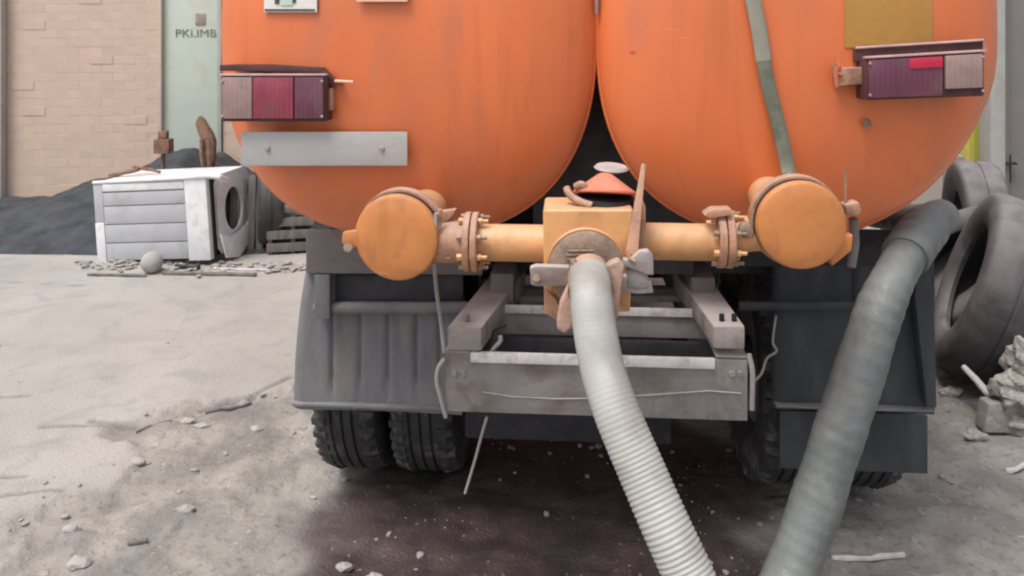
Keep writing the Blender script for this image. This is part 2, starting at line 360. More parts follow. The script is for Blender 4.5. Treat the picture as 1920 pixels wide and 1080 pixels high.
def rbox(xc, z):
    dy = random.choice([.001, .0015, .002]); rest.box((xc - .129, WY - dy, z - .048), (xc + .129, WY + .02, z + .048))
for r in range(-1, 42):
    for k in range(0, 26):
        xx = x0 - bw * (k + (.5 if r % 2 else 0))
        if not (k < 9 and r < 24) and xx - bw > -9.4: rbox(xx - bw / 2, .05 + r * bh)
    for k in range(0, 27):
        xx = wx(418) + .01 + bw * (k + (.5 if r % 2 else 0))
        if xx + bw < 3.9: rbox(xx + bw / 2, .05 + r * bh)
o = rest.build('brickwork', M['brick'], wall); o['kind'] = 'stuff'
# door
dr = empty('steel_door', (wx(357), WY, 0)); tag(dr, 'mint green steel door with faint dark letters near its top in the brick wall', 'door')
hw = (wx(418) - wx(297)) / 2
MB().box((-hw + .05, .03, .02), (hw - .06, .08, 2.68)).build('door_leaf', M['door'], dr, bevel=.004)
MB().box((-hw + .008, -.03, 0), (-hw + .048, .12, 2.74)).build('door_jamb', M['doorframe'], dr, bevel=.003)
MB().box((hw - .055, -.03, 0), (hw - .008, .12, 2.74)).build('door_jamb', M['post'], dr, bevel=.003)
MB().box((-hw + .05, -.025, 2.69), (hw - .057, .12, 2.745)).build('door_head', M['doorframe'], dr, bevel=.003)
tx = bpy.data.curves.new('letters', 'FONT'); tx.body = 'PKI.IMB'; tx.size = .128; tx.extrude = .0015
to = bpy.data.objects.new('letters_src', tx); COL.objects.link(to)
bpy.context.view_layer.update()
me = bpy.data.meshes.new_from_object(to); bpy.data.objects.remove(to)
lt = bpy.data.objects.new('lettering', me); COL.objects.link(lt); lt.parent = dr; me.materials.clear()
M['letter'] = mat('faded_dark_letter_paint', (.17, .19, .16), .8, var=.3, vs=20, dirt=(.40, .42, .38), da=.6, ds=18); me.materials.append(M['letter'])
xs_ = [v.co.x for v in me.vertices]; sc = (.475) / (max(xs_) - min(xs_))
lt.scale = (sc, 1.0, 1); lt.rotation_euler = (R(90), 0, 0); lt.location = (wx(326) - wx(357), .026, wz(69))
M['fade'] = mat('faded_brown_patch_paint', (.30, .235, .19), .8, var=.2, vs=15, dirt=(.42, .40, .35), da=.7, ds=14)
MB().box((wx(365) - wx(357), .022, wz(47)), (wx(384) - wx(357), .029, wz(25))).build('rust_patch', M['fade'], dr, bevel=.002)
# pilaster at far left
o = MB().box((wx(-60), WY - .12, -.1), (wx(14), WY - .01, 4.4)).build('pilaster', M['greywall'], wall, bevel=.01)

# dark heap along the wall
hx = np.arange(-8.2, -1.2, .05); hy = np.arange(6.75, 9.29, .05)
HX, HYm = np.meshgrid(hx, hy)
# crest height along px, evaluated at d 8.3
cp = np.array([(-700, .10), (-200, .12), (0, .13), (80, .25), (165, .43), (250, .56), (320, .72), (365, .78), (400, .60), (470, .42), (560, .38), (700, .2), (900, .0)])
PX = 960 + HX * F / 8.3
crest = np.interp(PX, cp[:, 0], cp[:, 1])
t = np.clip((HYm - 6.85) / 1.35, 0, 1); prof = np.where(HYm < 8.3, t ** .8, 1 - .25 * (HYm - 8.3))
HZ = crest * prof * (1 + .35 * (fbm(HX * 2.5, HYm * 2.5, 5) - .5)) + (fbm(HX * 9, HYm * 9, 4) - .5) * .07 * np.clip(t * 3, 0, 1) - .03
idx = np.arange(HX.size).reshape(HX.shape)
hm = bpy.data.meshes.new('ash_heap'); hm.from_pydata(np.stack([HX, HYm, HZ], -1).reshape(-1, 3).tolist(), [], np.stack([idx[:-1, :-1], idx[:-1, 1:], idx[1:, 1:], idx[1:, :-1]], -1).reshape(-1, 4).tolist())
hm.polygons.foreach_set('use_smooth', [True] * len(hm.polygons)); hm.materials.append(M['heap'])
hp = bpy.data.objects.new('ash_heap', hm); COL.objects.link(hp); tag(hp, 'low dark grey heap of ash and soil piled along the tan wall', 'heap', kind='stuff')

# ---------------------------------------------------------------- appliance casing lying on the ground
bx = empty('appliance_casing', Wp(187, 491, 6.72)); bx.rotation_euler = (R(1), R(-3.6), R(-9))
tag(bx, 'discarded white appliance casing with grooved grey front panel lying by the heap', 'casing')
BWd, BH, BD = 1.06, .66, .62
MB().box((.02, .02, .01), (BWd - .16, BD, BH - .01)).build('body', M['panel'], bx, bevel=.006)
sx0, sx1 = .075, .815
zs = [0.012, .16, .315, .47, .585]
for a, c_ in zip(zs, zs[1:]):
    MB().box((sx0, -.006, a), (sx1, .018, c_ - .008)).build('panel_slat', M['panel'], bx, bevel=.004)
MB().box((sx1 + .004, -.014, -.005), (BWd - .045, .06, BH + .02)).build('corner_strip', M['white'], bx, bevel=.01)
MB().box((-.012, -.010, .0), (sx0 - .004, .06, .33)).build('corner_strip', M['white'], bx, bevel=.006)
MB().box((-.012, -.004, .333), (sx0 - .004, .06, BH - .01)).build('corner_strip', M['panel'], bx, bevel=.006)
MB().box((sx0, -.010, .589), (sx1, .019, BH - .008)).build('top_strip', M['white'], bx, bevel=.008)
MB().tube([(-.01, .0, BH + .008), (.4, -.006, BH + .013), (.8, -.01, BH + .02), (BWd - .02, -.01, BH + .03), (BWd + .05, .03, BH + .01), (BWd + .075, .12, BH - .035), (BWd + .05, .17, BH - .07)], [.014, .016, .018, .024, .024, .02, .014], 10).build('rim', M['white'], bx)
# right-hand end with an oval opening, built as a ring strip
ov = MB(); nseg = 28; ring = []
for k in range(nseg):
    a = 2 * math.pi * k / nseg
    ring.append((BWd, .33 + .15 * math.cos(a), .35 + .185 * math.sin(a)))
outr = []
for k in range(nseg):
    a = 2 * math.pi * k / nseg; c_, s_ = math.cos(a), math.sin(a); q = 1 / max(abs(c_), abs(s_))
    outr.append((BWd, .34 + .28 * c_ * q, .34 + .33 * s_ * q))
ov.add(ring + outr, [(k, (k + 1) % nseg, nseg + (k + 1) % nseg, nseg + k) for k in range(nseg)])
ov.add([(x - .02, y, z) for x, y, z in ring + outr], [(nseg + k, nseg + (k + 1) % nseg, (k + 1) % nseg, k) for k in range(nseg)])
ov.add(ring + [(x - .02, y, z) for x, y, z in ring], [(k, nseg + k, nseg + (k + 1) % nseg, (k + 1) % nseg) for k in range(nseg)])
ov.build('end_panel', M['white'], bx)
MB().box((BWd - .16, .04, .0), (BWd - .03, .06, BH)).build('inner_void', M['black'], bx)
MB().box((BWd - .155, .061, .02), (BWd - .15, BD, BH - .02)).build('back_plate', M['dark'], bx)
MB().prism([(BWd + .004, .06, .19), (BWd + .01, .20, .13), (BWd + .02, .38, .15), (BWd + .03, .50, .2), (BWd + .02, .46, -.01), (BWd + .03, .3, -.07), (BWd + .02, .1, -.02)], (.014, 0, .004)).build('torn_flap', M['white'], bx, bevel=.005)
MB().box((.0, .02, BH - .009), (BWd - .04, BD, BH + .004)).build('lid', M['white'], bx, bevel=.006)

# rusty scraps on and behind the casing
def stick(name, a, b_, r, m_, label, cat, group=None, bend=.02, seg=7):
    a = Vector(a); b_ = Vector(b_); n_ = 7; P = []
    for i in range(n_):
        t = i / (n_ - 1); P.append(a.lerp(b_, t) + Vector((random.uniform(-1, 1), random.uniform(-1, 1), random.uniform(-.5, .5))) * bend * (0 if i in (0,) else 1) * .4)
    o = MB().tube([p - a for p in P], [r * random.uniform(.75, 1.15) for _ in P], seg).build(name, m_, loc=a)
    return tag(o, label, cat, group)
stick('rusty_bar', Wp(172, 345, 6.95), Wp(282, 308, 7.05), .012, M['rust'], 'thin rusty bar sticking up from the top left of the white casing', 'bar')
stick('rusty_bar', Wp(205, 330, 7.0), Wp(262, 318, 6.95), .02, M['rust'], 'short thick rusty bar on top of the white casing', 'bar')
stick('rusty_bar', Wp(250, 312, 7.05), Wp(300, 322, 6.95), .014, M['rust'], 'rusty bar drooping to the right above the white casing', 'bar')
# crumpled rusty sheet standing (brown) against the door
sh = MB(); pts = [(372, 218), (380, 226), (388, 240), (395, 250), (400, 265), (399, 300), (394, 320), (386, 318), (382, 290), (376, 262), (371, 250), (366, 232)]
q = [Wp(px, py, 7.35) for px, py in pts]; o0 = q[8].copy(); o0.z = 0
sh.prism([p - Vector((o0.x, o0.y, o0.z)) for p in q], (.015, .05, 0))
sh.tube([Wp(378, 262, 7.33) - o0, Wp(377, 290, 7.33) - o0, Wp(383, 325, 7.3) - o0, Wp(384, 430, 7.3) - o0], [.02, .018, .015, .02], 7)
sh.tube([Wp(392, 262, 7.36) - o0, Wp(393, 300, 7.36) - o0, Wp(391, 430, 7.3) - o0], [.03, .025, .02], 7)
o = sh.build('rusty_sheet', M['rust'], loc=o0, bevel=.004); tag(o, 'crumpled rusty brown sheet standing up behind the white casing in front of the green door', 'scrap')
sh = MB(); o0 = Wp(306, 300, 7.6); o0.z = 0
sh.tube([Wp(306, 420, 7.6) - o0, Wp(306, 285, 7.6) - o0], .02, 8)
sh.box(Wp(298, 285, 7.62) - o0, Wp(316, 262, 7.5) - o0); sh.box(Wp(301, 259, 7.6) - o0, Wp(312, 246, 7.54) - o0)
o = sh.build('rusty_post', M['rust'], loc=o0, bevel=.005); tag(o, 'short rusty brown post with a block on top left of the green door', 'post')

# junk right of casing: pallet boards, drum, old engine-like crates
pl = empty('wooden_pallet', Wp(462, 480, 7.0) * 1.0); pl.location.z = 0; pl.rotation_euler = (R(-8), 0, R(6))
tag(pl, 'grey weathered pallet standing on edge right of the white casing', 'pallet')
for i, xo in enumerate([-.12, -.045, .035, .11]):
    MB().box((xo - .03, -.012, .02), (xo + .03, .012, .68 - .03 * (i % 2))).build('plank', M['wood'], pl, bevel=.004)
for zo in (.12, .52): MB().box((-.16, .014, zo), (.16, .07, zo + .08)).build('crossbar', M['wood'], pl, bevel=.004)
dp = Wp(505, 470, 7.25)
jt = empty('scrap_tyre', (dp.x, dp.y, .50)); jt.rotation_euler = (R(15), 0, R(20))
tag(jt, 'old dark tyre leaning on the heap between the pallet and the truck', 'tyre')
def tyre_profile(Ro, Wd, Rb):
    h = Wd / 2
    return [(Rb, -h * .62), (Rb + .02, -h * .8), ((Ro + Rb) / 2, -h), (Ro - .05, -h * .93), (Ro - .012, -h * .80), (Ro, -h * .70), (Ro, -h * .36), (Ro - .012, -h * .34), (Ro - .012, -h * .28), (Ro, -h * .26), (Ro, -h * .04), (Ro - .012, -h * .03),
            (Ro - .012, h * .03), (Ro, h * .04), (Ro, h * .26), (Ro - .012, h * .28), (Ro - .012, h * .34), (Ro, h * .36), (Ro, h * .70), (Ro - .012, h * .80), (Ro - .05, h * .93), ((Ro + Rb) / 2, h), (Rb + .02, h * .8), (Rb, h * .62),
            (Rb + .015, h * .55), ((Ro + Rb) / 2, h * .85), (Ro - .035, h * .7), (Ro - .03, -h * .7), ((Ro + Rb) / 2, -h * .85), (Rb + .015, -h * .55)]
def tread(Ro, Wd, cnt=44):
    mb = MB(); h = Wd / 2
    for k in range(cnt):
        for sgn in (-1, 1):
            a = 2 * math.pi * (k + (.5 if sgn > 0 else 0)) / cnt; da = 2 * math.pi / cnt * .30; p = []
            for (rr) in (Ro - .03, Ro + .008):
                for (x_, aa) in ((sgn * h * .50, a - da), (sgn * h * .92, a - da * .7 + .02), (sgn * h * .92, a + da * .7 + .02), (sgn * h * .50, a + da)):
                    rrr = rr - (.018 if abs(x_) > h * .8 else 0)
                    p.append((x_, rrr * math.cos(aa), rrr * math.sin(aa)))
            mb.hexa(p)
    return mb
def slick_profile(Ro, Wd, Rb):
    h = Wd / 2
    return [(Rb, -h * .80), (Rb + .012, -h * .93), (Rb + .03, -h * .96), (Rb + .034, -h * 1.0), (Rb + .042, -h * 1.0), (Rb + .046, -h * .97), ((Ro + Rb) / 2 + .02, -h), ((Ro + Rb) / 2 + .025, -h * 1.03), ((Ro + Rb) / 2 + .033, -h * 1.03), ((Ro + Rb) / 2 + .038, -h * .99), (Ro - .04, -h * .95), (Ro - .015, -h * .88), (Ro - .004, -h * .76), (Ro + .002, -h * .4), (Ro + .002, -h * .05), (Ro - .005, -h * .03), (Ro - .005, h * .03), (Ro + .002, h * .05), (Ro + .002, h * .4), (Ro - .004, h * .76), (Ro - .015, h * .88), (Ro - .04, h * .95), ((Ro + Rb) / 2, h), (Rb + .02, h * .9), (Rb, h * .75),
            (Rb + .015, h * .6), ((Ro + Rb) / 2, h * .85), (Ro - .035, h * .7), (Ro - .03, -h * .7), ((Ro + Rb) / 2, -h * .85), (Rb + .015, -h * .7)]
def tyre(parent, Ro, Wd, Rb, m_, name='tyre', seg=72, cnt=44):
    t = MB().lathe(slick_profile(Ro, Wd, Rb), ax=(1, 0, 0), seg=seg, closed=True).build(name, m_, parent, ang=40)
    return t
tyre(jt, .42, .22, .24, M['oldtyre'])
jt.location.z = .44
cr = empty('scrap_crate', (Wp(545, 470, 6.95).x, 6.95, 0)); cr.rotation_euler = (0, 0, R(12))
tag(cr, 'low dark crate of scrap slats on the ground beside the truck mudguard', 'crate')
for zo in (.04, .15, .26): MB().box((-.2, -.02, zo), (.2, 0, zo + .075)).build('slat', M['wood'], cr, bevel=.004)
for xo in (-.19, .0, .17): MB().box((xo, .003, 0), (xo + .035, .035, .36)).build('upright', M['wood'], cr, bevel=.003)
MB().box((-.19, .04, .0), (.19, .3, .30)).build('scrap_fill', M['dark'], cr, bevel=.03)
sc_ = MB().box((-.2, -.1, 0), (.17, .25, .06)).build('sheet', M['steel2'], cr, bevel=.01); sc_.location = (0.05, .1, .36); sc_.rotation_euler = (R(6), R(14), R(10))

# round pale ball, ground sticks
bp_ = Gp(285, 515); mb = MB(); mb.lathe([(0.0, -.085)] + [(.085 * math.sin(a), -.085 * math.cos(a)) for a in [math.pi * k / 18 for k in range(1, 18)]] + [(0.0, .085)], seg=28)
o = mb.build('round_stone', M['pale_stone'], loc=(bp_.x, bp_.y, .085 + gz(bp_.x, bp_.y))); tag(o, 'pale round ball lying on the ground in front of the white casing', 'ball')
def gstick(p0, p1, r, m_, label, name='stick', cat='stick', z0=0, z1=0, group=None):
    a = Gp(*p0); b_ = Gp(*p1); a.z = gz(a.x, a.y) + r * .9 + z0; b_.z = gz(b_.x, b_.y) + r * .9 + z1
    return stick(name, a, b_, r, m_, label, cat, group)
gstick((165, 521), (275, 523), .012, M['wood'], 'thin grey stick on the ground left of the pale ball')
gstick((305, 518), (480, 522), .016, M['wood'], 'long dark stick on the ground right of the pale ball')
gstick((400, 508), (505, 512), .010, M['stick'], 'pale thin stick on the ground below the pallet')
gstick((330, 506), (372, 510), .02, M['dark'], 'short dark piece of debris below the white casing')
gstick((255, 803), (320, 786), .007, M['wood'], 'thin twig on the cracked slab edge', name='twig', cat='twig')
gstick((385, 771), (470, 753), .008, M['wood'], 'dark twig lying along the crack left of the truck', name='twig', cat='twig')
gstick((240, 1012), (275, 1008), .010, M['wood'], 'dark twig on the rough ground near the bottom left corner', name='twig', cat='twig')
gstick((1560, 1043), (1700, 1040), .010, M['stick'], 'pale flat stick on the ground right of the green-grey hose')
gstick((1885, 880), (1940, 872), .012, M['stick'], 'pale twig on the ground below the rubble lump', name='twig', cat='twig')

mb = MB()
for k in range(240):
    px = rng.uniform(150, 575); py = 497 + abs(rng.normal(0, 9)) + (3 if px > 420 else 0)
    g = Gp(px, py - 2); r_ = .005 + .026 * rng.rand() ** 3; q = Matrix.Rotation(rng.uniform(0, 6.28), 3, 'Z'); el = rng.uniform(1, 2.4)
    mb.add([q @ Vector((v.x * r_ * el, v.y * r_, v.z * r_ * .5)) * rng.uniform(.85, 1.15) + Vector((g.x, g.y, .028)) for v in iv], iff)
o = mb.build('debris', M['stone']); tag(o, 'dark flat crumbs of debris strewn in front of the white casing', 'debris', kind='stuff')

# ---------------------------------------------------------------- right-hand side: gate, post, yellow pipe, tyres, rubble
GYd = 6.5
def P2(px, d): return (px - 960) * d / F
gt = empty('steel_gate', (P2(1876, GYd), GYd, 0)); tag(gt, 'large grey steel gate at the right edge behind the big tyre', 'gate')
MB().box((0, 0, .03), (1.6, .05, 3.4)).build('gate_leaf', M['gate'], gt, bevel=.005)
MB().box((.0, -.035, .03), (.05, -.002, 3.4)).build('gate_frame', M['gate'], gt, bevel=.004)
zl = CAMH - (305 - HY) * GYd / F
MB().box((-.03, -.075, zl - .008), (.09, -.037, zl + .012)).build('latch', M['dark'], gt, bevel=.003)
MB().box((.055, -.022, zl - .16), (.075, -.003, zl + .07)).build('latch_bar', M['dark'], gt, bevel=.003)
ps = MB().box((-.062, -.08, 0), (.058, .08, 3.6)).build('gate_post', M['post'], loc=(P2(1858, GYd), GYd - .02, 0), bevel=.008)
tag(ps, 'pale grey square gate post beside the grey gate', 'post')
rw = MB().box((3.99, 6.9, -.1), (12, 7.2, 4.0)).box((3.955, 7.2, -.1), (4.25, WY + .3, 4.0)).build('yard_wall', M['greywall'], bevel=.01); tag(rw, 'pale grey rendered wall beside the yellow panel at right', 'wall')
yl = empty('gas_cabinet', (P2(1836, 6.85), 6.85, 0)); tag(yl, 'tall narrow yellow gas cabinet between the truck and the pale post', 'cabinet')
MB().box((-.085, 0, .74), (.10, .15, 1.9)).build('cabinet_body', M['yellow'], yl, bevel=.01)
MB().box((-.06, -.01, .80), (.07, -.001, 1.84)).build('cabinet_door', M['yellow'], yl, bevel=.003)
MB().box((-.03, .03, 0), (.03, .09, .739)).build('leg', M['yellow'], yl, bevel=.004)
ob = MB().box((-.09, 0, 0), (.06, .12, .86)).box((-.05, -.0, .862), (.03, .10, .92)).build('concrete_stub', M['stone'], loc=(P2(1802, 6.6), 6.6, 0), bevel=.012); tag(ob, 'grey concrete stub with a pale top left of the yellow cabinet', 'stub')

def orient(n_, up=(0, 0, 1)):
    x = Vector(n_).normalized(); z = Vector(up); z = (z - x * z.dot(x)).normalized(); y = z.cross(x)
    return Matrix((x, y, z)).transposed().to_euler()
nf = Vector((-.93, .38, .36)).normalized()
def big_tyre(cface, n_, Ro, Wd, Rb, label):
    c_ = cface - n_ * Wd * .45; c_.z = Ro * math.sqrt(1 - n_.z ** 2) + abs(n_.z) * Wd * .42
    e = empty('scrap_tyre', c_, orient(n_)); tag(e, label, 'tyre')
    tyre(e, Ro, Wd, Rb, M['oldtyre'], seg=96); return e
big_tyre(Wp(1806, 520, 4.4), nf, .50, .34, .30, 'big grey truck tyre leaning at the right edge, its dark opening facing left')
big_tyre(Wp(1785, 462, 4.95), Vector((-.75, -.05, .66)).normalized(), .46, .26, .275, 'second truck tyre slumped half hidden behind the big leaning tyre')
big_tyre(Wp(1790, 400, 5.75), Vector((-.95, .31, .0)).normalized(), .50, .29, .29, 'third truck tyre standing upright edge-on between the orange tank and the yellow cabinet')

def rubble(name, c_, sz, label, cat='rubble', seed=1, m_='stone', sub=4):
    bm = bmesh.new(); bmesh.ops.create_icosphere(bm, subdivisions=sub, radius=1.)
    from mathutils import noise
    for v in bm.verts:
        d = 1 + .45 * (noise.noise(v.co * 1.3 + Vector((seed * 7, 0, 0)))) + .22 * noise.noise(v.co * 3.2 + Vector((0, seed * 3, 0))) + .10 * noise.noise(v.co * 7)
        v.co = Vector((v.co.x * sz[0], v.co.y * sz[1], v.co.z * sz[2])) * d
    me = bpy.data.meshes.new(name); bm.to_mesh(me); bm.free(); me.materials.append(M[m_])
    o = bpy.data.objects.new(name, me); COL.objects.link(o); o.location = c_; return tag(o, label, cat)
rubble('rubble_lump', Wp(1905, 735, 3.82), (.10, .10, .10), 'rough lump of grey rubble at the right edge below the tyre', seed=2)
rubble('rubble_lump', Wp(1932, 690, 3.86), (.11, .11, .13), 'taller lump of grey rubble at the right edge touching the tyre', seed=5)
g = Gp(1880, 812); o = MB().hexa([(-.09, -.05, 0), (.06, -.06, 0), (.07, .06, 0), (-.08, .05, 0), (-.06, -.04, .13), (.08, -.05, .15), (.085, .05, .14), (-.055, .05, .13)]).build('concrete_block', M['stone'], loc=(g.x, g.y + .05, 0), bevel=.012)
tag(o, 'small upright broken concrete block at the end of the pale stick', 'block')
rubble('rubble_lump', Wp(1925, 785, 3.85), (.16, .10, .07), 'wide low piece of grey rubble right of the broken concrete block', seed=9)
a = Wp(1806, 687, 4.05); b_ = Wp(1876, 764, 3.85)
st = MB().tube([(0, 0, 0), (b_ - a) * .33 + Vector((.002, 0, .002)), (b_ - a) * .66, b_ - a], [.014, .017, .018, .019], 12).build('stick', M['stick'], loc=a); tag(st, 'thick pale bleached stick leaning from the tyre down to the concrete block', 'stick')
for i, (px, py, s_, lb) in enumerate([(1757, 700, .05, 'low grey stone under the left side of the big tyre'), (1785, 738, .035, 'small grey stone left of the pale stick'), (1830, 820, .03, 'small grey stone on the rough ground below the pale stick'), (640, 745, 0, '')]):
    if s_: g = Gp(px, py); rubble('stone', (g.x, g.y, s_ * .3), (s_ * 1.6, s_, s_ * .7), lb, 'stone', seed=20 + i, sub=3)
for i, (px, py, s_, lb) in enumerate([(352, 790, .022, 'small white stone on the crack edge, upper of the pair left of the truck'), (378, 796, .026, 'white chip of stone beside the crack left of the truck'), (258, 868, .022, 'pale stone at the tip of the slab edge'), (150, 1050, .03, 'pale stone near the bottom left corner'), (135, 992, .02, 'small stone on the pale slab near the bottom left'), (480, 800, .02, 'small grey stone left of the rear tyre'), (350, 960, .022, 'grey stone on the dark rough ground at lower left'), (645, 1063, .02, 'pale chip on the damp shaded ground under the truck'), (700, 1075, .02, 'second pale chip on the damp shaded ground, nearest the bottom edge')]):
    g = Gp(px, py); rubble('stone', (g.x, g.y, gz(g.x, g.y) + s_ * .25), (s_ * 1.5, s_, s_ * .7), lb, 'stone', seed=40 + i, m_='pale_stone', sub=2)

# ================================================================ THE TRUCK
YAW = R(4); fx, fy = math.sin(YAW), math.cos(YAW)
O = Vector((.2583, 2.5, 0))
tr = empty('tanker_truck', O); tr.rotation_euler = (0, 0, -YAW)
tag(tr, 'orange twin tank sewage tanker truck seen from the rear', 'truck')
def L(px, py, ly):
    u = (px - 960) / F; v = (py - HY) / F
    t = (ly + O.x * fx + O.y * fy) / (u * fx + fy)
    rel = Vector((u * t, t, CAMH - v * t)) - O
    return Vector((rel.x * fy - rel.y * fx, ly, rel.z))
def PL(px, ly): return L(px, 300, ly).x
# --- tanks
def superell(a, bt, bb, k, n_, e=2.5):
    th = 2 * math.pi * k / n_; c_, s_ = math.cos(th), math.sin(th)
    if e < 2.5: e = 2.5 + (e - 2.5) * min(1, max(0, c_) * max(0, -s_) * 3)
    return (abs(c_) ** (2 / e) * (1 if c_ >= 0 else -1) * a, abs(s_) ** (2 / e) * (1 if s_ >= 0 else -1) * (bt if s_ > 0 else bb))
def tank(cpx, x0px, x1px, cy, bpx, e=2.5):
    lft = L(x0px, cy, 0); rgt = L(x1px, cy, 0); cen = (lft + rgt) / 2; a = (rgt.x - lft.x) / 2; bb = cen.z - L(cpx, bpx, 0).z; bt = bb * .93
    ns = 96; vs = []; prof = []
    for i in range(26):                              # dished end
        t = i / 25; s_ = math.sin(t * math.pi / 2) ** .95
        y = -.155 * (1 - s_ ** 2.6) ** .72
        prof.append((max(s_, .0008), y))
    prof += [(1.004, .0), (1.010, .004), (1.012, .012), (1.010, .020), (1.0, .024), (1.0, .6), (1.0, 1.2), (1.008, 1.205), (1.008, 1.235), (1.0, 1.24), (1., 2.4), (1.008, 2.405), (1.008, 2.435), (1., 2.44), (1.0, 3.55), (.9, 3.64), (.6, 3.70), (.001, 3.72)]
    for s_, y in prof:
        for k in range(ns):
            x, z = superell(a, bt, bb, k, ns, e); vs.append((cen.x + x * s_, y, cen.z + z * s_))
    fs = [(i * ns + k, i * ns + (k + 1) % ns, (i + 1) * ns + (k + 1) % ns, (i + 1) * ns + k) for i in range(len(prof) - 1) for k in range(ns)]
    fs += [tuple(range(ns))]
    o = MB().add(vs, fs).build('tank', M['tank'], tr, ang=50); return cen, a, bb, o
cL, aL, bL, tankL = tank(767, 417, 1116, 60, 441)
cR, aR, bR, tankR = tank(1494, 1121, 1868, 60, 446, 2.0)
def dish_y(x, z):
    cen, a, bb = (cL, aL, bL) if x < (cL.x + aL) else (cR, aR, bR)
    q = ((abs(x - cen.x) / a) ** 2.5 + (abs(z - cen.z) / bb) ** 2.5) ** (1 / 2.5)
    return -.155 * max(0, 1 - min(1, q) ** 2.6) ** .72
def D(px, py, off=.01):          # point on the dished end under a pixel, lifted by off
    ly = -.08
    for _ in range(6): p = L(px, py, ly); ly = dish_y(p.x, p.z) - off
    return L(px, py, ly)
# surface patch that follows the dish
def patch(name, x0, y0, x1, y1, m_, parent, off=.004, nu=8, nv=6, th=.003):
    vs = []; 
    for j in range(nv + 1):
        for i in range(nu + 1): vs.append(D(x0 + (x1 - x0) * i / nu, y0 + (y1 - y0) * j / nv, off))
    n0 = len(vs); vs += [v + Vector((0, th, 0)) for v in vs]
    g = lambda i, j, b=0: b + j * (nu + 1) + i
    fs = [(g(i, j), g(i + 1, j), g(i + 1, j + 1), g(i, j + 1)) for j in range(nv) for i in range(nu)]
    for i in range(nu): fs += [(g(i, 0), g(i, 0, n0), g(i + 1, 0, n0), g(i + 1, 0)), (g(i, nv), g(i + 1, nv), g(i + 1, nv, n0), g(i, nv, n0))]
    for j in range(nv): fs += [(g(0, j), g(0, j + 1), g(0, j + 1, n0), g(0, j, n0)), (g(nu, j), g(nu, j, n0), g(nu, j + 1, n0), g(nu, j + 1))]
    return MB().add(vs, fs).build(name, m_, parent)
st = patch('sticker', 495, -70, 594, 23, M['sticker'], tankL, off=.010)
patch('sticker_edge', 496, 17, 590, 20.5, M['ink'], st, off=.013)
patch('mint_field', 526, -60, 548, 10, M['mint'], st, off=.013)
patch('letter_stroke', 515, -45, 523, 7, M['ink'], st, off=.0135)
patch('letter_stroke', 549, -45, 554, 5, M['ink'], st, off=.0135)
patch('label_plate', 668, -60, 764, 3, M['cream'], tankL, off=.02)
patch('ochre_patch', 1584, -60, 1748, 89, M['gold'], tankR, off=.0035)  # ochre area on the upper end of the right tank
patch('weld_scar', 1180, 95, 1190, 97, M['tank'], tankR, off=.004, nu=2, nv=2)
# seam guard at top between tanks
a0 = L(1119, 25, -.02); MB().tube([a0, a0 + Vector((0, 0, .5))], .006, 8).build('seam_rod', M['steel'], tr)
# --- drain hose on right tank
def band(path, w_, t_, seg=14):
    mb = MB(); vs = []
    for i, p in enumerate(path):
        T = (path[min(i + 1, len(path) - 1)] - path[max(i - 1, 0)]).normalized(); sd_ = T.cross(Vector((0, 1, 0))).normalized(); nn = sd_.cross(T)
        for k in range(seg):
            a_ = 2 * math.pi * k / seg; vs.append(p + sd_ * math.copysign(abs(math.cos(a_)) ** .7, math.cos(a_)) * w_ + nn * math.sin(a_) * t_)
    n_ = len(path)
    return mb.add(vs, [(i * seg + k, i * seg + (k + 1) % seg, (i + 1) * seg + (k + 1) % seg, (i + 1) * seg + k) for i in range(n_ - 1) for k in range(seg)] + [tuple(range(seg)), tuple(range((n_ - 1) * seg, n_ * seg))])
pth = smooth_path([D(1400, -60, .02), D(1412, 0, .02), D(1422, 50, .02), D(1432, 114, .022)], 8)
band(pth, .0225, .008).build('hose_sleeve', M['strap_a'], tr)
pth = smooth_path([D(1431, 108, .022), D(1436, 140, .024), D(1452, 205, .03), D(1466, 262, .04), D(1478, 318, .07), L(1484, 345, -.24)], 8)
band(pth, .0205, .007).build('drain_hose', M['strap_b'], tr)
# --- tail lights
def tail_light(x0, y0, x1, y1, segs, side, dly, slope=0):
    """x0..x1, y0..y1 the face in photo pixels; housing runs back to the tank"""
    ly = dly; A, B = L(x0, y0, ly), L(x1, y0 + slope, ly); C_, Dd = L(x1, y1 + slope * .6, ly), L(x0, y1, ly)
    bk = Vector((0, .11, 0))
    h = MB().hexa([Dd, C_, C_ + bk, Dd + bk, A, B, B + bk, A + bk]).build('tail_light', M['lamp_body'], tr, bevel=.006)
    up = Vector((0, 0, .006)); fr = Vector((0, -.006, 0))
    MB().hexa([A + fr, B + fr, B + Vector((0, .02, 0)), A + Vector((0, .02, 0)), A + up + fr, B + up + fr, B + up + Vector((0, .02, 0)), A + up + Vector((0, .02, 0))]).build('rim', M['lamp_rim'], h, bevel=.0015)
    for (t0, t1, v0, v1, m_, pr) in segs:
        def pt(t, v, off): return (A.lerp(B, t)).lerp(Dd.lerp(C_, t), v) + Vector((0, off, 0))
        q = [pt(t0, v1, -pr), pt(t1, v1, -pr), pt(t1, v1, -.001), pt(t0, v1, -.001), pt(t0, v0, -pr), pt(t1, v0, -pr), pt(t1, v0, -.001), pt(t0, v0, -.001)]
        MB().hexa(q).build('lens', m_, h, bevel=.003)
    for t_ in (.03, .97):
        for v_ in (.12, .88):
            p = (A.lerp(B, t_)).lerp(Dd.lerp(C_, t_), v_) + Vector((0, -.0135, 0)); MB().lathe([(0, -.003), (.0035, -.002), (.0042, .0), (.0042, .003)], p, (0, 1, 0), 10).build('lens_screw', M['steel'], h)
    return h, A, B
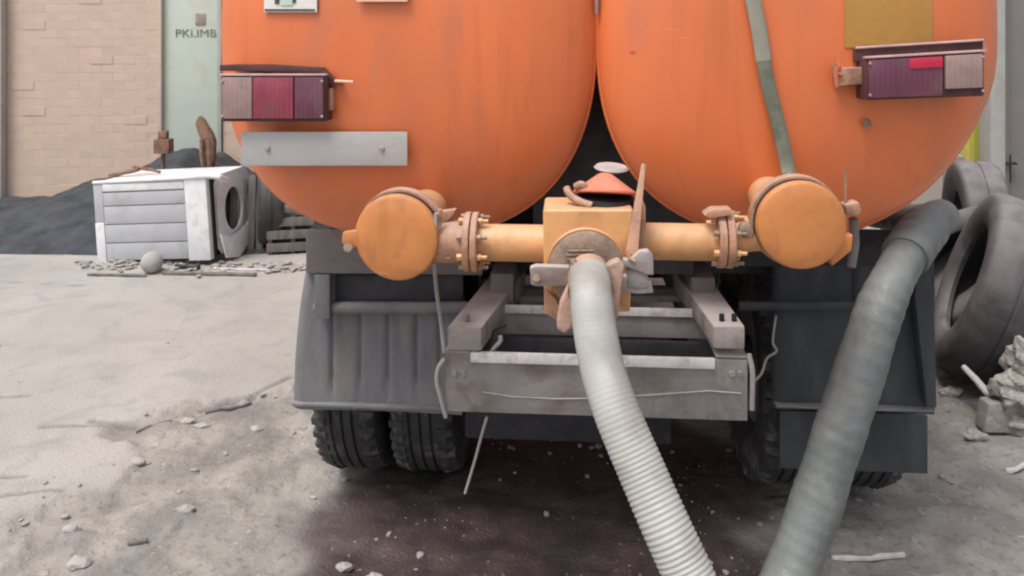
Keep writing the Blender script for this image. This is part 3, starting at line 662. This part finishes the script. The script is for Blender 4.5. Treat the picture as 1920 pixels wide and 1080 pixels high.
h, A, B = tail_light(414, 142, 612, 228, [(.02, .31, .03, .93, M['lens_clear'], .011), (.32, .70, .03, .93, M['lens_red'], .012), (.71, .98, .03, .93, M['lens_maroon'], .011)], -1, -.195, 0)
# dark strip painting the slot shadow above left light
q = [L(412, 122, -.17), L(500, 121, -.17), L(605, 127, -.17), L(626, 148, -.17), L(640, 152, -.17), L(640, 158, -.17), L(616, 157, -.17), L(600, 137, -.17), L(500, 134, -.17), L(412, 133, -.17)]
MB().prism(q, (0, .16, 0)).build('light_slot_shade', M['lamp_body'], tr, bevel=.001)
MB().box(L(614, 165, -.17), L(650, 200, -.02)).build('light_bracket', M['pink'], tr, bevel=.004)
MB().tube([L(628, 152, -.18), L(662, 154, -.18)], .005, 8).build('light_bolt', M['cream'], tr)
h, A, B = tail_light(1622, 110, 1846, 188, [(.02, .64, .04, .95, M['lens_maroon'], .010), (.36, .635, .05, .30, M['lens_bright'], .014), (.66, .97, .04, .80, M['lens_clear'], .013)], 1, -.215, -13)
q = [L(1604, 92, -.175), L(1843, 77, -.175), L(1843, 99, -.175), L(1604, 116, -.175)]
MB().prism(q, (0, .14, 0)).build('light_recess_shade', M['lamp_body'], tr, bevel=.002)  # dark block standing for the shadowed recess above the right light
MB().tube([L(1604, 90, -.18), L(1844, 75, -.18), L(1848, 96, -.18)], .0035, 8).build('light_rail', M['lamp_rim'], tr)
MB().prism([L(1566, 118, -.19), L(1580, 128, -.19), L(1618, 126, -.19), L(1618, 158, -.19), L(1570, 162, -.19)], (0, .08, 0)).build('light_bracket', M['pink'], tr, bevel=.005)
MB().tube([L(1568, 106, -.195), L(1574, 124, -.20), L(1566, 136, -.195), L(1578, 140, -.195)], .005, 8).build('bracket_clip', M['cap'], tr)
MB().tube([L(1567, 130, -.195), L(1569, 163, -.195)], .006, 8).build('bracket_clip', M['cap'], tr)
MB().tube([L(1625, 228, -.10), L(1625, 232, -.16)], .012, 12).build('bracket_stud', M['rust'], tr)
# --- number plate, left blank
npn = MB().hexa([L(452, 311, -.17), L(764, 311, -.17), L(764, 311, -.155), L(452, 311, -.155), L(452, 247, -.17), L(764, 247, -.17), L(764, 247, -.155), L(452, 247, -.155)]).build('number_plate', M['plate'], tr, bevel=.004)
MB().box(L(480, 262, -.154), L(500, 300, -.03)).build('plate_bracket', M['frame'], tr, bevel=.003)
MB().box(L(700, 262, -.154), L(716, 300, -.06)).build('plate_bracket', M['frame'], tr, bevel=.003)
for px in (500, 715): MB().lathe([(.0, 0), (.006, .0), (.008, .004), (.008, .006)], L(px, 279, -.178), (0, 1, 0), 12).build('plate_screw', M['steel'], npn)

# --- round covers
def cover(cx, cy, rx, ly, tilt):
    c_ = L(cx, cy, ly); r = (L(cx + rx, cy, ly).x - c_.x); ax = Vector((tilt, 1, .05)).normalized()
    e = MB().lathe([(r * .90, .035), (r * .93, .05), (r * .93, .10), (r * .8, .16), (r * .62, .24), (r * .5, .34)], c_, ax, 56).build('round_cover', M['pipe'], tr)
    MB().lathe([(.0, -.004), (r * .5, -.003), (r * .90, 0), (r * .97, .004), (r, .012), (r, .026), (r * .97, .031), (.0, .031)], c_, ax, 64).build('cover_disc', M['cover'], e)
    MB().lathe([(r * .96, .0315), (r * 1.005, .034), (r * 1.005, .042), (r * .96, .045)], c_, ax, 64, closed=True).build('seal', M['black'], e)
    MB().lathe([(r * .95, .0455), (r * 1.05, .047), (r * 1.06, .055), (r * 1.06, .075), (r * 1.0, .082), (r * .95, .08)], c_, ax, 64, closed=True).build('clamp_ring', M['pink'], e)
    return e, c_, r, ax
eL, cl, rl, axl = cover(741, 448, 81, -.40, .10)
eR, crr, rr, axr = cover(1505, 425, 86, -.425, -.02)
# lugs left cover
mb = MB(); mb.prism([L(700, 405, -.39), L(668, 432, -.39), L(642, 436, -.39), L(640, 455, -.39), L(655, 470, -.39), L(668, 462, -.39), L(690, 500, -.39)], (0, .02, 0)).build('hinge_lug', M['cover'], eL, bevel=.004)
MB().tube([L(652, 464, -.41), L(652, 464, -.34)], .012, 12).build('hinge_pin', M['disc'], eL)
MB().prism([L(815, 398, -.36), L(855, 393, -.36), L(850, 404, -.36), L(838, 416, -.36), L(820, 418, -.36)], (0, .03, 0)).build('latch_lug', M['pink'], eL, bevel=.005)
MB().tube([L(825, 392, -.39), L(822, 430, -.39)], .007, 8).build('latch_bolt', M['pink'], eL)
MB().tube(smooth_path([L(822, 476, -.38), L(835, 472, -.38), L(842, 482, -.38), L(846, 470, -.38)], 5), .010, 8).build('latch_hook', M['pink'], eL)
MB().lathe([(.04, -.02), (.092, .0), (.104, .03), (.100, .07), (.080, .12), (.06, .2)], L(762, 436, -.33), (.06, 1, .0), 40).build('cover_neck', M['pink'], eL)
# lugs right cover
MB().prism([L(1585, 385, -.35), L(1612, 379, -.35), L(1617, 398, -.35), L(1608, 405, -.35), L(1588, 404, -.35)], (0, .05, 0)).build('hinge_lug', M['pink'], eR, bevel=.006)
MB().tube([L(1586, 318, -.30), L(1585, 385, -.33)], .0035, 8).build('pull_rod', M['rust'], eR)
MB().tube([L(1600, 410, -.32), L(1603, 455, -.30), L(1596, 500, -.30)], .012, 10).build('hinge_arm', M['frame'], eR)
MB().tube([L(1470, 336, -.33), L(1482, 326, -.33), L(1490, 334, -.33)], .011, 10).build('latch_hook', M['strap_b'], eR)
MB().tube([L(1432, 372, -.32), L(1447, 352, -.32), L(1462, 343, -.32)], .012, 10).build('latch_lug', M['pink'], eR)
MB().prism([L(1575, 452, -.35), L(1600, 440, -.35), L(1597, 470, -.35), L(1578, 486, -.35), L(1560, 500, -.35), L(1556, 488, -.35)], (0, .04, 0)).build('lower_lug', M['cover'], eR, bevel=.005)

# --- cross pipe
def pipe(name, px0, px1, y0, y1, ly, m_, ends=None):
    a = L(px0, (y0 + y1) / 2, ly); b_ = L(px1, (y0 + y1) / 2, ly); b_.z = a.z if abs(y1 - y0) else b_.z
    r = (L(px0, y0, ly).z - L(px0, y1, ly).z) / 2
    return MB().tube([a, a.lerp(b_, .5), b_], r, 40).build(name, m_, tr), r
PLY = -.34
pipe('cross_pipe', 892, 1020, 420, 488, PLY, M['pipe'])
pipe('cross_pipe', 1206, 1350, 418, 486, PLY, M['pipe'])
# left connector
a = L(800, 452, PLY); b_ = L(888, 452, PLY); MB().tube([a, b_], .058, 32).build('pipe_elbow', M['pink'], tr)
a = L(1372, 441, PLY); b_ = L(1446, 434, PLY); MB().tube([a, a.lerp(b_, .5), a.lerp(b_, .75), b_], [.049, .047, .048, .054], 32).build('pipe_elbow', M['pipe'], tr)
MB().lathe([(.0, 0), (.017, .003), (.021, .012), (.021, .05)], L(1401, 434, PLY - .058), (0, 1, 0), 20).build('sight_plug', M['disc'], tr)
def flange(px, cy, hpx, wpx, nb=8):
    c_ = L(px, cy, PLY); r = (L(px, cy - hpx, PLY).z - c_.z); wd = PL(px + wpx, PLY) - PL(px, PLY)
    e = MB().lathe([(.03, -wd), (r * .97, -wd), (r, -wd * .85), (r, -wd * .15), (r * .97, -.0015), (.03, -.0015)], c_, (1, 0, 0), 48).build('pipe_flange', M['pink'], tr)
    MB().lathe([(.03, .0015), (r * .97, .0015), (r, wd * .15), (r, wd * .85), (r * .97, wd), (.03, wd)], c_, (1, 0, 0), 48).build('flange_plate', M['pink'], e)
    for k in range(nb):
        a = 2 * math.pi * (k + .5) / nb; p = c_ + Vector((0, math.cos(a), math.sin(a))) * r * .84
        MB().lathe([(.0, -wd - .014), (.009, -wd - .014), (.009, -wd - .001), (.005, -wd), (.005, wd), (.009, wd + .001), (.009, wd + .012), (.0055, wd + .013), (.0055, wd + .028), (.0, wd + .028)], p, (1, 0, 0), 6).build('flange_bolt', M['disc'] if k % 2 else M['pipe'], e, ang=25)
    return e
flange(885, 453, 55, 13); flange(1356, 446, 55, 15)
MB().prism([L(1320, 404, PLY - .06), L(1336, 393, PLY - .06), L(1372, 392, PLY - .06), L(1372, 404, PLY - .06), L(1330, 410, PLY - .06)], (0, .05, 0)).build('flange_tab', M['pink'], tr, bevel=.004)

# --- valve box
f0, f1 = -.47, -.30
vb = MB().hexa([L(1020, 586, f0), L(1182, 586, f0), L(1182, 586, f0) + Vector((0, f1 - f0, 0)), L(1020, 586, f0) + Vector((0, f1 - f0, 0)), L(1018, 393, f0), L(1188, 393, f0), L(1188, 393, f0) + Vector((0, f1 - f0, 0)), L(1018, 393, f0) + Vector((0, f1 - f0, 0))]).build('valve_box', M['pipe'], tr, bevel=.010, segs=3)
s0 = L(1190.5, 384, f0 + .02); s1 = L(1211, 540, f0 + .02)
MB().box((s0.x, f0 + .02, s0.z), (s1.x, f1, s1.z)).build('side_cheek', M['pink'], vb, bevel=.008)
c_ = L(1100, 505, f0 - .022); r = L(1172, 505, f0 - .022).x - c_.x
MB().lathe([(.0, -.002), (r * .6, 0), (r * .93, .001), (r, .006), (r, .0215)], c_, (0, 1, 0), 56).build('blank_flange', M['disc'], vb)
MB().lathe([(r * 1.0, .006), (r * 1.035, .004), (r * 1.06, .010), (r * 1.06, .0212), (r * 1.0, .0212)], c_, (0, 1, 0), 56, closed=True).build('flange_ring', M['pipe'], vb)
for (yy, x0, x1) in ((470, 1065, 1112), (478, 1060, 1115), (486, 1062, 1108)):
    MB().tube([L(x0, yy, f0 - .026), L(x1, yy, f0 - .026)], .0022, 6).build('cast_rib', M['disc'], vb)
# clamp arms
AL = f0 - .055
MB().prism([L(993, 503, AL), L(1005, 499, AL), L(1068, 501, AL), L(1068, 536, AL), L(1005, 538, AL), L(995, 534, AL)], (0, .03, 0)).build('clamp_arm', M['steel'], vb, bevel=.005)
MB().tube([L(1006, 521, AL - .006), L(1006, 521, AL + .04)], .010, 10).build('clamp_pin', M['disc'], vb)
MB().prism([L(1168, 487, AL), L(1182, 487, AL), L(1200, 472, AL), L(1216, 470, AL), L(1225, 480, AL), L(1226, 517, AL), L(1210, 515, AL), L(1196, 509, AL), L(1168, 499, AL)], (0, .03, 0)).build('clamp_arm', M['steel'], vb, bevel=.005)
MB().prism([L(1160, 517, AL + .01), L(1196, 520, AL + .01), L(1222, 528, AL + .01), L(1226, 550, AL + .01), L(1195, 552, AL + .01), L(1158, 546, AL + .01)], (0, .03, 0)).build('clamp_arm', M['steel'], vb, bevel=.005)
MB().box(L(1176, 498, AL + .006), L(1212, 530, f0)).build('clamp_block', M['steel2'], vb, bevel=.006)
MB().tube([L(1176, 470, AL), L(1180, 484, AL - .003), L(1190, 490, AL - .003)], .004, 8).build('clamp_spring', M['pipe'], vb)
# ears at the coupling
CE = f0 - .10
MB().prism([L(1122, 520, CE), L(1142, 494, CE), L(1160, 487, CE), L(1172, 499, CE), L(1168, 528, CE), L(1163, 560, CE), L(1160, 592, CE), L(1146, 612, CE), L(1128, 604, CE)], (0, .035, 0)).build('coupling_ear', M['ear'], vb, bevel=.008, segs=3)
MB().prism([L(1078, 520, CE), L(1064, 538, CE), L(1050, 568, CE), L(1044, 600, CE), L(1044, 618, CE), L(1058, 628, CE), L(1072, 618, CE), L(1082, 580, CE)], (0, .035, 0)).build('coupling_ear', M['ear'], vb, bevel=.008, segs=3)
MB().tube(smooth_path([L(1143, 508, CE - .01), L(1134, 500, CE - .012), L(1124, 508, CE - .01), L(1120, 520, CE)], 5), .006, 8).build('locking_ring', M['disc'], vb)
MB().tube([L(1074, 486, CE + .03), L(1079, 500, CE + .02), L(1086, 512, CE + .02)], .008, 8).build('clamp_spring', M['disc'], vb)
a = L(1104, 505, CE + .075); b_ = L(1108, 548, CE - .005); MB().tube([a, a.lerp(b_, .4), b_], [.048, .054, .056], 32).build('coupling', M['pink'], vb)
MB().prism([L(1020, 586, f0 + .01), L(1020, 540, f0 - .004), L(1040, 560, f0 - .03), L(1056, 588, f0 - .03), L(1050, 605, f0 - .01)], (0, .02, 0)).build('box_gusset', M['pink'], vb, bevel=.004)
# top cap
tc_ = L(1134, 372, -.37); rc = L(1192, 372, -.37).x - tc_.x
MB().lathe([(.0, -.018), (rc * 1.03, -.018), (rc * 1.05, -.022), (rc * 1.03, -.027), (.0, -.027)], tc_, (.05, -.02, 1), 40).build('cap_lip', M['white_edge'], vb)
MB().lathe([(.0, -.0175), (rc * .93, -.0175), (rc * .90, .004), (.0, .004)], tc_, (.05, -.02, 1), 40).build('cap_gap', M['black'], vb)
MB().lathe([(0, .0), (rc * .98, .0), (rc * 1.04, .002), (rc * 1.03, .007), (rc * .62, .030), (rc * .25, .052), (rc * .14, .056), (0., .057)], tc_ + Vector((0, .006, .010)), (.03, .24, 1), 48).build('top_cap', M['cap'], vb)
MB().tube([tc_ + Vector((0, 0, -.06)), tc_ + Vector((0, 0, -.028))], rc * .85, 32).build('cap_throat', M['steel2'], vb)
MB().tube(smooth_path([L(1062, 352, -.40), L(1066, 362, -.41), L(1076, 372, -.42), L(1092, 380, -.43), L(1110, 386, -.44)], 5), .010, 10).build('cap_hinge', M['pink'], vb)
MB().tube(smooth_path([L(1080, 350, -.40), L(1090, 346, -.41), L(1098, 352, -.41)], 5), .010, 10).build('cap_hinge', M['pink'], vb)
MB().lathe([(0., -.004), (.04, -.006), (.048, 0), (.042, .006), (0., .007)], L(1146, 315, -.28), (.05, -.10, 1), 32).build('hand_wheel', M['steel'], vb)
MB().tube([L(1140, 318, -.28), L(1140, 345, -.33)], .009, 8).build('wheel_stem', M['dark'], vb)
MB().hexa([L(1172, 478, f0 - .035), L(1196, 478, f0 - .035), L(1196, 478, f0 - .02), L(1172, 478, f0 - .02), L(1203, 306, f0 + .05), L(1211, 308, f0 + .05), L(1211, 308, f0 + .062), L(1203, 306, f0 + .062)]).build('lever', M['pink'], vb, bevel=.003)

# --- chassis
rail_top = 1.05
for xo in (PL(955, .6), PL(1290, .6)):
    MB().box((xo - .04, .25, .80), (xo + .04, 5.4, rail_top)).build('chassis_rail', M['frame'], tr, bevel=.006)
cp_ = MB().hexa([L(574, 512, .32), L(905, 516, .32), L(905, 516, .40), L(574, 512, .40), L(574, 430, .32), L(905, 430, .32), L(905, 430, .40), L(574, 430, .40)]).build('rear_crossmember', M['frame'], tr, bevel=.006)
MB().hexa([L(1390, 500, .36), L(1700, 500, .36), L(1700, 500, .44), L(1390, 500, .44), L(1390, 430, .36), L(1700, 430, .36), L(1700, 430, .44), L(1390, 430, .44)]).build('rear_crossmember', M['dark'], tr, bevel=.006)
# dark saddle plates beneath the tanks
MB().box((PL(620, .5), .48, 1.0), (PL(1690, .5), .54, 1.16)).build('saddle', M['dark'], tr, bevel=.006)
MB().box((PL(760, .9), .9, 1.0), (PL(1600, .9), .96, 1.35)).build('saddle', M['dark'], tr, bevel=.006)
MB().box((PL(700, 1.6), 2.6, 1.04), (PL(1640, 1.6), 2.66, 1.40)).build('saddle', M['dark'], tr, bevel=.006)
# dark sheet standing for the shade in the gap between the tanks
MB().box((PL(1000, .25), .25, 1.06), (PL(1300, .25), .30, 1.75)).build('gap_shade', M['dark'], tr)
# --- bumper frame
BL = -.05
p0, p1 = L(835, 665, BL), L(1402, 782, BL)
bf = MB().box((p0.x, BL, L(1100, 780, BL).z), (p1.x, BL + .012, L(1100, 667, BL).z)).box((p0.x, BL + .012, L(1100, 780, BL).z), (p1.x, BL + .06, L(1100, 780, BL).z + .01)).build('bumper_beam', M['steel2'], tr, bevel=.004)
q0, q1 = L(882, 680, BL - .014), L(1341, 674, BL - .014)
MB().box((q0.x, BL - .014, q0.z), (q1.x, BL + .003, q1.z)).build('bumper_lip', M['white_edge'], bf, bevel=.003)  # white strip painting the light on the beam's top edge
MB().box((p0.x, BL, L(1100, 664, BL).z - .008), (q0.x - .004, BL + .13, L(1100, 664, BL).z)).build('bumper_shelf', M['steel'], bf, bevel=.002)
MB().box((q1.x + .004, BL, L(1100, 660, BL).z - .008), (p1.x, BL + .13, L(1100, 660, BL).z)).build('bumper_shelf', M['steel'], bf, bevel=.002)
# scratched crease lines on the beam
for pts_ in ([(905, 735), (960, 744), (1040, 748)], [(1040, 748), (1130, 747), (1230, 740), (1330, 733), (1390, 738)]):
    MB().tube([L(a, b_, BL - .0015) for a, b_ in pts_], .0028, 6).build('beam_crease', M['steel'], bf)
def arm(x0, x1, yt, yb, xb0, xb1, ybk):
    lyb = .50; A0, A1 = L(x0, yt, BL - .01), L(x1, yt, BL - .01); zb = L(x0, yb, BL - .01).z
    B0, B1 = L(xb0, ybk, lyb), L(xb1, ybk, lyb); hh = A0.z - zb
    m1 = .28
    q = [(A0.x, A0.y, zb), (A1.x, A1.y, zb), (B1.x, lyb, B1.z - hh), (B0.x, lyb, B0.z - hh), A0, A1, B1, B0]
    o = MB().hexa(q).build('bumper_arm', M['steel'], bf, bevel=.007, segs=2)
    return A0, A1
A0, A1 = arm(838, 903, 614, 657, 925, 985, 508)
MB().lathe([(.0, -.006), (.012, -.006), (.012, .02)], A0.lerp(A1, .5) + Vector((.0, .05, .006)), (0, -.1, 1), 6).build('arm_bolt', M['steel2'], bf)
A0, A1 = arm(1338, 1397, 612, 654, 1262, 1322, 508)
for k in (.35, .75): MB().lathe([(.0, -.004), (.008, -.004), (.008, .02)], A0.lerp(A1, k) + Vector((.0, .045, .002)), (0, 0, 1), 12).build('bolt_hole', M['black'], bf)
for px in (852, 868, 1372, 1388):
    MB().lathe([(.0, -.007), (.009, -.007), (.009, .0)], L(px, 700, BL), (0, 1, 0), 6).build('beam_bolt', M['steel'], bf, ang=25)
# rear channel of the bumper frame
RL = .22
c0, c1 = L(905, 625, RL), L(1335, 586, RL)
MB().box((c0.x, RL, c0.z), (c1.x, RL + .012, c1.z)).build('back_channel', M['steel2'], bf, bevel=.003)
c2, c3 = L(900, 586, RL - .012), L(1338, 581, RL - .012)
MB().box((c2.x, RL - .012, c2.z), (c3.x, RL - .002, c3.z)).build('channel_lip', M['white_edge'], bf, bevel=.002)
MB().tube([L(920, 560, .45), L(1330, 560, .45)], .012, 10).build('thin_rail', M['steel2'], bf)
MB().tube([L(915, 545, .55), L(1340, 545, .55)], .02, 10).build('thin_rail', M['frame'], bf)
MB().box(L(880, 632, .16), L(1355, 690, .18)).build('opening_shade', M['dark'], bf, bevel=.004)  # dark sheet painting the shaded opening below the channel
MB().tube(smooth_path([L(917, 670, BL + .03), L(925, 655, BL + .03), L(938, 640, BL + .03), L(938, 630, BL + .03)], 5), .007, 8).build('wire_end', M['cable'], bf)
MB().prism([L(895, 662, BL + .08), L(915, 625, BL + .1), L(950, 612, BL + .12), L(925, 648, BL + .08)], (0, .02, 0)).build('torn_bracket', M['black'], bf)
# --- mudguards
def flap(x0, x1, yt, yb, ly, m_, grooves, skew=0, name='mud_flap', depth=.014):
    n_ = 60; z1, z0 = L(x0, yt, ly).z, L(x0, yb, ly).z; X0, X1 = PL(x0, ly), PL(x1, ly); vs = []; rows = 12
    for j in range(rows + 1):
        v = j / rows
        for i in range(n_ + 1):
            u = i / n_; x = X0 + (X1 - X0) * u; px = x0 + (x1 - x0) * u
            y = ly + .012 * math.sin(u * 3.1) * v
            gd = 0
            for g_ in grooves:
                gd += math.exp(-((px - g_) / 4.0) ** 2)
            fade = min(1, (1 - v) * 4 + .0) if v > .75 else 1
            y += depth * gd * fade + (-.02 * (1 - min(1, (u) * 14)) ** 2 * -1)
            xl = x + skew * (1 - v) ** 2.2 * max(0, 1 - u * 6)
            vs.append((xl, y, z1 + (z0 - z1) * v))
    n0 = len(vs); vs += [(x, y + .02, z) for x, y, z in vs]; W_ = n_ + 1
    fs = [(j * W_ + i, j * W_ + i + 1, (j + 1) * W_ + i + 1, (j + 1) * W_ + i) for j in range(rows) for i in range(n_)]
    fs += [tuple(n0 + k for k in f[::-1]) for f in fs]
    for i in range(n_): fs += [(i, n0 + i, n0 + i + 1, i + 1), (rows * W_ + i, rows * W_ + i + 1, n0 + rows * W_ + i + 1, n0 + rows * W_ + i)]
    for j in range(rows): fs += [(j * W_, (j + 1) * W_, n0 + (j + 1) * W_, n0 + j * W_), (j * W_ + n_, n0 + j * W_ + n_, n0 + (j + 1) * W_ + n_, (j + 1) * W_ + n_)]
    return MB().add(vs, fs).build(name, m_, tr, ang=50)
FL = .40
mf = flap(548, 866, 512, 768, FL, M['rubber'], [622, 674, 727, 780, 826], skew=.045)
e0, e1 = L(546, 758, FL - .02), L(868, 775, FL - .02)
MB().box((e0.x, FL - .012, e0.z), (e1.x, FL + .03, e1.z)).build('flap_hem', M['rubber'], mf, bevel=.005)
MB().tube([L(590, 577, FL - .04), L(700, 577, FL - .04), L(900, 577, FL - .04)], .022, 16).build('flap_tube', M['rubber'], mf)
MB().box(L(588, 515, FL - .08), L(626, 590, FL - .03)).build('flap_bracket', M['rubber'], mf, bevel=.008)
q = [L(628, 516, FL - .03), L(868, 516, FL - .03), L(868, 565, FL - .03), L(628, 565, FL - .03)]
MB().prism(q, (0, .012, 0)).build('flap_recess_shade', M['dark'], mf, bevel=.002)  # dark sheet in place of the shade in the recess
mf2 = flap(1452, 1752, 470, 768, .36, M['rubber_shaded'], [1600], skew=0)
e0, e1 = L(1456, 760, .34), L(1752, 775, .34)
MB().box((e0.x, .342, e0.z), (e1.x, .385, e1.z)).build('flap_hem', M['rubber'], mf2, bevel=.005)
MB().tube([L(1385, 574, .32), L(1500, 574, .32), L(1640, 572, .32)], .016, 14).build('flap_tube', M['rubber_shaded'], mf2)
MB().prism([L(1722, 430, .30), L(1735, 468, .30), L(1752, 560, .30), L(1757, 765, .30), L(1738, 765, .30), L(1716, 560, .30)], (0, .05, 0)).build('flap_side', M['rubber_shaded'], mf2, bevel=.006)
lf = MB().box((PL(1462, .46), .46, L(1500, 880, .46).z), (PL(1740, .46), .475, L(1500, 772, .46).z)).build('lower_flap', M['rubber_shaded'], tr, bevel=.005)
# --- wheels
def wheel(xc, yc, Ro=.50, Wd=.27, single=False):
    t = MB().lathe(tyre_profile(Ro, Wd, .28), ax=(1, 0, 0), seg=80, closed=True).build('tyre', M['tyre'], tr, ang=40, loc=(xc, yc, Ro + .012))
    if single:
        for sgn in (-1, 1):
            p = []; da = 2 * math.pi / 46 * .30; h = Wd / 2
            for rr in (Ro - .03, Ro + .008):
                for x_, aa in ((sgn * h * .50, -da), (sgn * h * .92, -da * .7 + .02), (sgn * h * .92, da * .7 + .02), (sgn * h * .50, da)):
                    r3 = rr - (.018 if abs(x_) > h * .8 else 0); p.append((x_, r3 * math.cos(aa), r3 * math.sin(aa)))
            pr = MB().hexa(p).build('tread_lug', M['tyre'], t)
            for k in range(46):
                o_ = pr if k == 0 else pr.copy()
                if k: COL.objects.link(o_); o_.parent = t
                o_.rotation_euler = (2 * math.pi * (k + (.5 if sgn > 0 else 0)) / 46, 0, 0)
    else:
        td = tread(Ro, Wd, 46).build('tread', M['tyre'], t); td['kind'] = 'stuff'
    rm = MB().lathe([(.281, -Wd * .30), (.27, -Wd * .28), (.26, 0), (.27, Wd * .28), (.281, Wd * .30)], ax=(1, 0, 0), seg=48).lathe([(.0, -.02), (.26, -.02), (.26, .02), (.0, .02)], ax=(1, 0, 0), seg=48).build('rim', M['steel2'], t)
    return t
ty = 1.02
for pc in (642, 788): wheel(PL(pc, .55), ty, single=True)
for pc in (1500, 1650): wheel(PL(pc, .55), ty)
for pc in (642, 788, 1500, 1650): wheel(PL(pc, .55), ty + 1.32)
for xc in (PL(700, .55), PL(1590, .55)): wheel(xc, 5.9)
for yy in (ty, ty + 1.32, 5.9): MB().tube([(PL(642, .55), yy, .51), (PL(1650, .55), yy, .51)], .07, 20).build('axle', M['dark'], tr)
for yy in (ty, ty + 1.32):
    MB().lathe([(.0, -.2), (.12, -.17), (.2, -.06), (.21, 0), (.2, .06), (.12, .17), (0., .2)], (PL(1110, .55), yy, .52), (0, 1, 0), 32).build('axle_housing', M['dark'], tr)
for pc in (930, 1330):
    MB().box((PL(pc, .8) - .04, .55, .60), (PL(pc, .8) + .04, 2.9, .68)).build('leaf_spring', M['dark'], tr, bevel=.01)
MB().box((PL(870, .5), .52, .34), (PL(1260, .5), .56, .80)).build('underrun_plate', M['dark'], tr, bevel=.01)
# cab far in front
cb = MB().box((-1.0, 4.6, .75), (1.25, 6.7, 2.75)).build('cab', M['tank'], tr, bevel=.08, segs=3)
MB().box((-.85, 4.59, 1.75), (1.1, 4.598, 2.45)).build('rear_window', M['black'], cb)
for xs_2 in (-1.004, 1.246): MB().box((xs_2, 5.2, 1.75), (xs_2 + .008, 6.2, 2.5)).build('side_window', M['black'], cb)
# --- wires on the truck
MB().tube(smooth_path([L(818, 400, -.40), L(814, 470, -.38), L(818, 540, -.2), L(826, 600, -.08), L(833, 660, -.06)], 8), .006, 8).build('cable', M['cable'], tr)
MB().tube(smooth_path([L(834, 672, BL - .01), L(822, 690, BL - .015), L(819, 715, BL - .015), L(826, 745, BL - .012), L(836, 782, BL)], 6), .007, 8).build('cable', M['cable'], tr)
MB().tube(smooth_path([L(913, 782, BL + .02), L(902, 820, BL + .05), L(890, 865, BL + .08), L(872, 925, BL + .1)], 6), .0045, 8).build('cord', M['cable'], tr)
MB().tube(smooth_path([L(1404, 664, BL), L(1411, 700, BL - .005), L(1410, 768, BL)], 6), .008, 8).build('cable', M['cable'], tr)
MB().tube(smooth_path([L(1455, 592, .30), L(1449, 640, .30), L(1456, 658, .30), L(1438, 672, .28), L(1428, 700, .2), L(1413, 716, .1)], 6), .0042, 8).build('cable', M['cable'], tr)

# ---------------------------------------------------------------- hoses (things of their own)
def toW(p): return Vector((p.x * fy + p.y * fx, -p.x * fx + p.y * fy, p.z)) + O
def resample(P, step):
    out = [P[0]]; acc = 0
    for a, b_ in zip(P, P[1:]):
        sl = (b_ - a).length; t = step - acc
        while t <= sl: out.append(a.lerp(b_, t / sl)); t += step
        acc = (acc + sl) % step
    return out
hs_pts = [toW(L(1105, 514, -.565))] + [Wp(*p) for p in [(1109, 560, 1.87), (1115, 615, 1.84), (1128, 685, 1.81), (1143, 735, 1.78), (1163, 790, 1.75), (1202, 880, 1.71), (1248, 985, 1.66), (1296, 1090, 1.62), (1345, 1210, 1.57)]]
last = hs_pts[-1]; hs_pts += [last + Vector((.07, -.12, -.18)), Vector((last.x + .16, last.y - .28, .10)), Vector((last.x + .3, last.y - .55, .075)), Vector((last.x + .4, last.y - 1.3, .07))]
P = resample(smooth_path(hs_pts, 24), .00177)
rad = []; s_acc = 0; pitch = .0106
for i, p in enumerate(P):
    s_ = i * .00177; base = .0490 + min(1, s_ / .3) * .0020
    amp = .00010 + .00105 * min(1, max(0, (s_ - .26) / .25))
    rad.append(base + amp * math.cos(2 * math.pi * s_ / pitch))
root = P[0].copy()
h1 = MB().tube([p - root for p in P], rad, 40).build('suction_hose', M['hose'], loc=root, ang=80)
tag(h1, 'white ribbed suction hose running from the valve box down to the lower right', 'hose')
# dark hose
dh = [toW(L(1640, 400, 1.8)), toW(L(1720, 412, 1.0)), toW(L(1762, 405, .50)), Wp(1742, 420, 2.66), Wp(1706, 466, 2.50), Wp(1676, 520, 2.40), Wp(1649, 580, 2.36), Wp(1625, 655, 2.33), Wp(1597, 740, 2.31), Wp(1567, 830, 2.29), Wp(1535, 930, 2.27), Wp(1500, 1030, 2.24), Wp(1468, 1110, 2.2), Wp(1430, 1200, 2.12), Vector((.62, 1.9, .09)), Vector((.5, 1.5, .085)), Vector((.45, .8, .085))]
P = resample(smooth_path(dh, 20), .01); root = P[0].copy(); rad = []
for i, p in enumerate(P):
    z = p.z; r = .0735 - .012 * min(1, max(0, (z - .95) / .25)) + .0012 * math.sin(i * .33)
    r += .0006 * math.sin(i * 1.57) + .0010 * math.sin(i * .21 + 1) + .0014 * math.sin(i * 1.3) * math.exp(-((z - 1.02) / .07) ** 2) + .0012 * math.sin(i * 1.3) * math.exp(-((z - .78) / .05) ** 2)
    rad.append(r)
h2 = MB().tube([p - root for p in P], rad, 36, flat=.94).build('discharge_hose', M['hose2'], loc=root, ang=80)
tag(h2, 'thick green-grey rubber hose hanging down at the right side of the truck', 'hose')
# overlapped sleeve on the bend
i0 = min(range(len(P)), key=lambda i: (P[i] - Wp(1702, 478, 2.45)).length); seg_ = P[i0 - 22:i0 + 1]
MB().tube([p - root for p in seg_], [.073 + .0012 * math.sin(k) for k in range(len(seg_) - 2)] + [.0725, .070], 36, flat=.96).build('sleeve', M['hose2'], h2, ang=60)
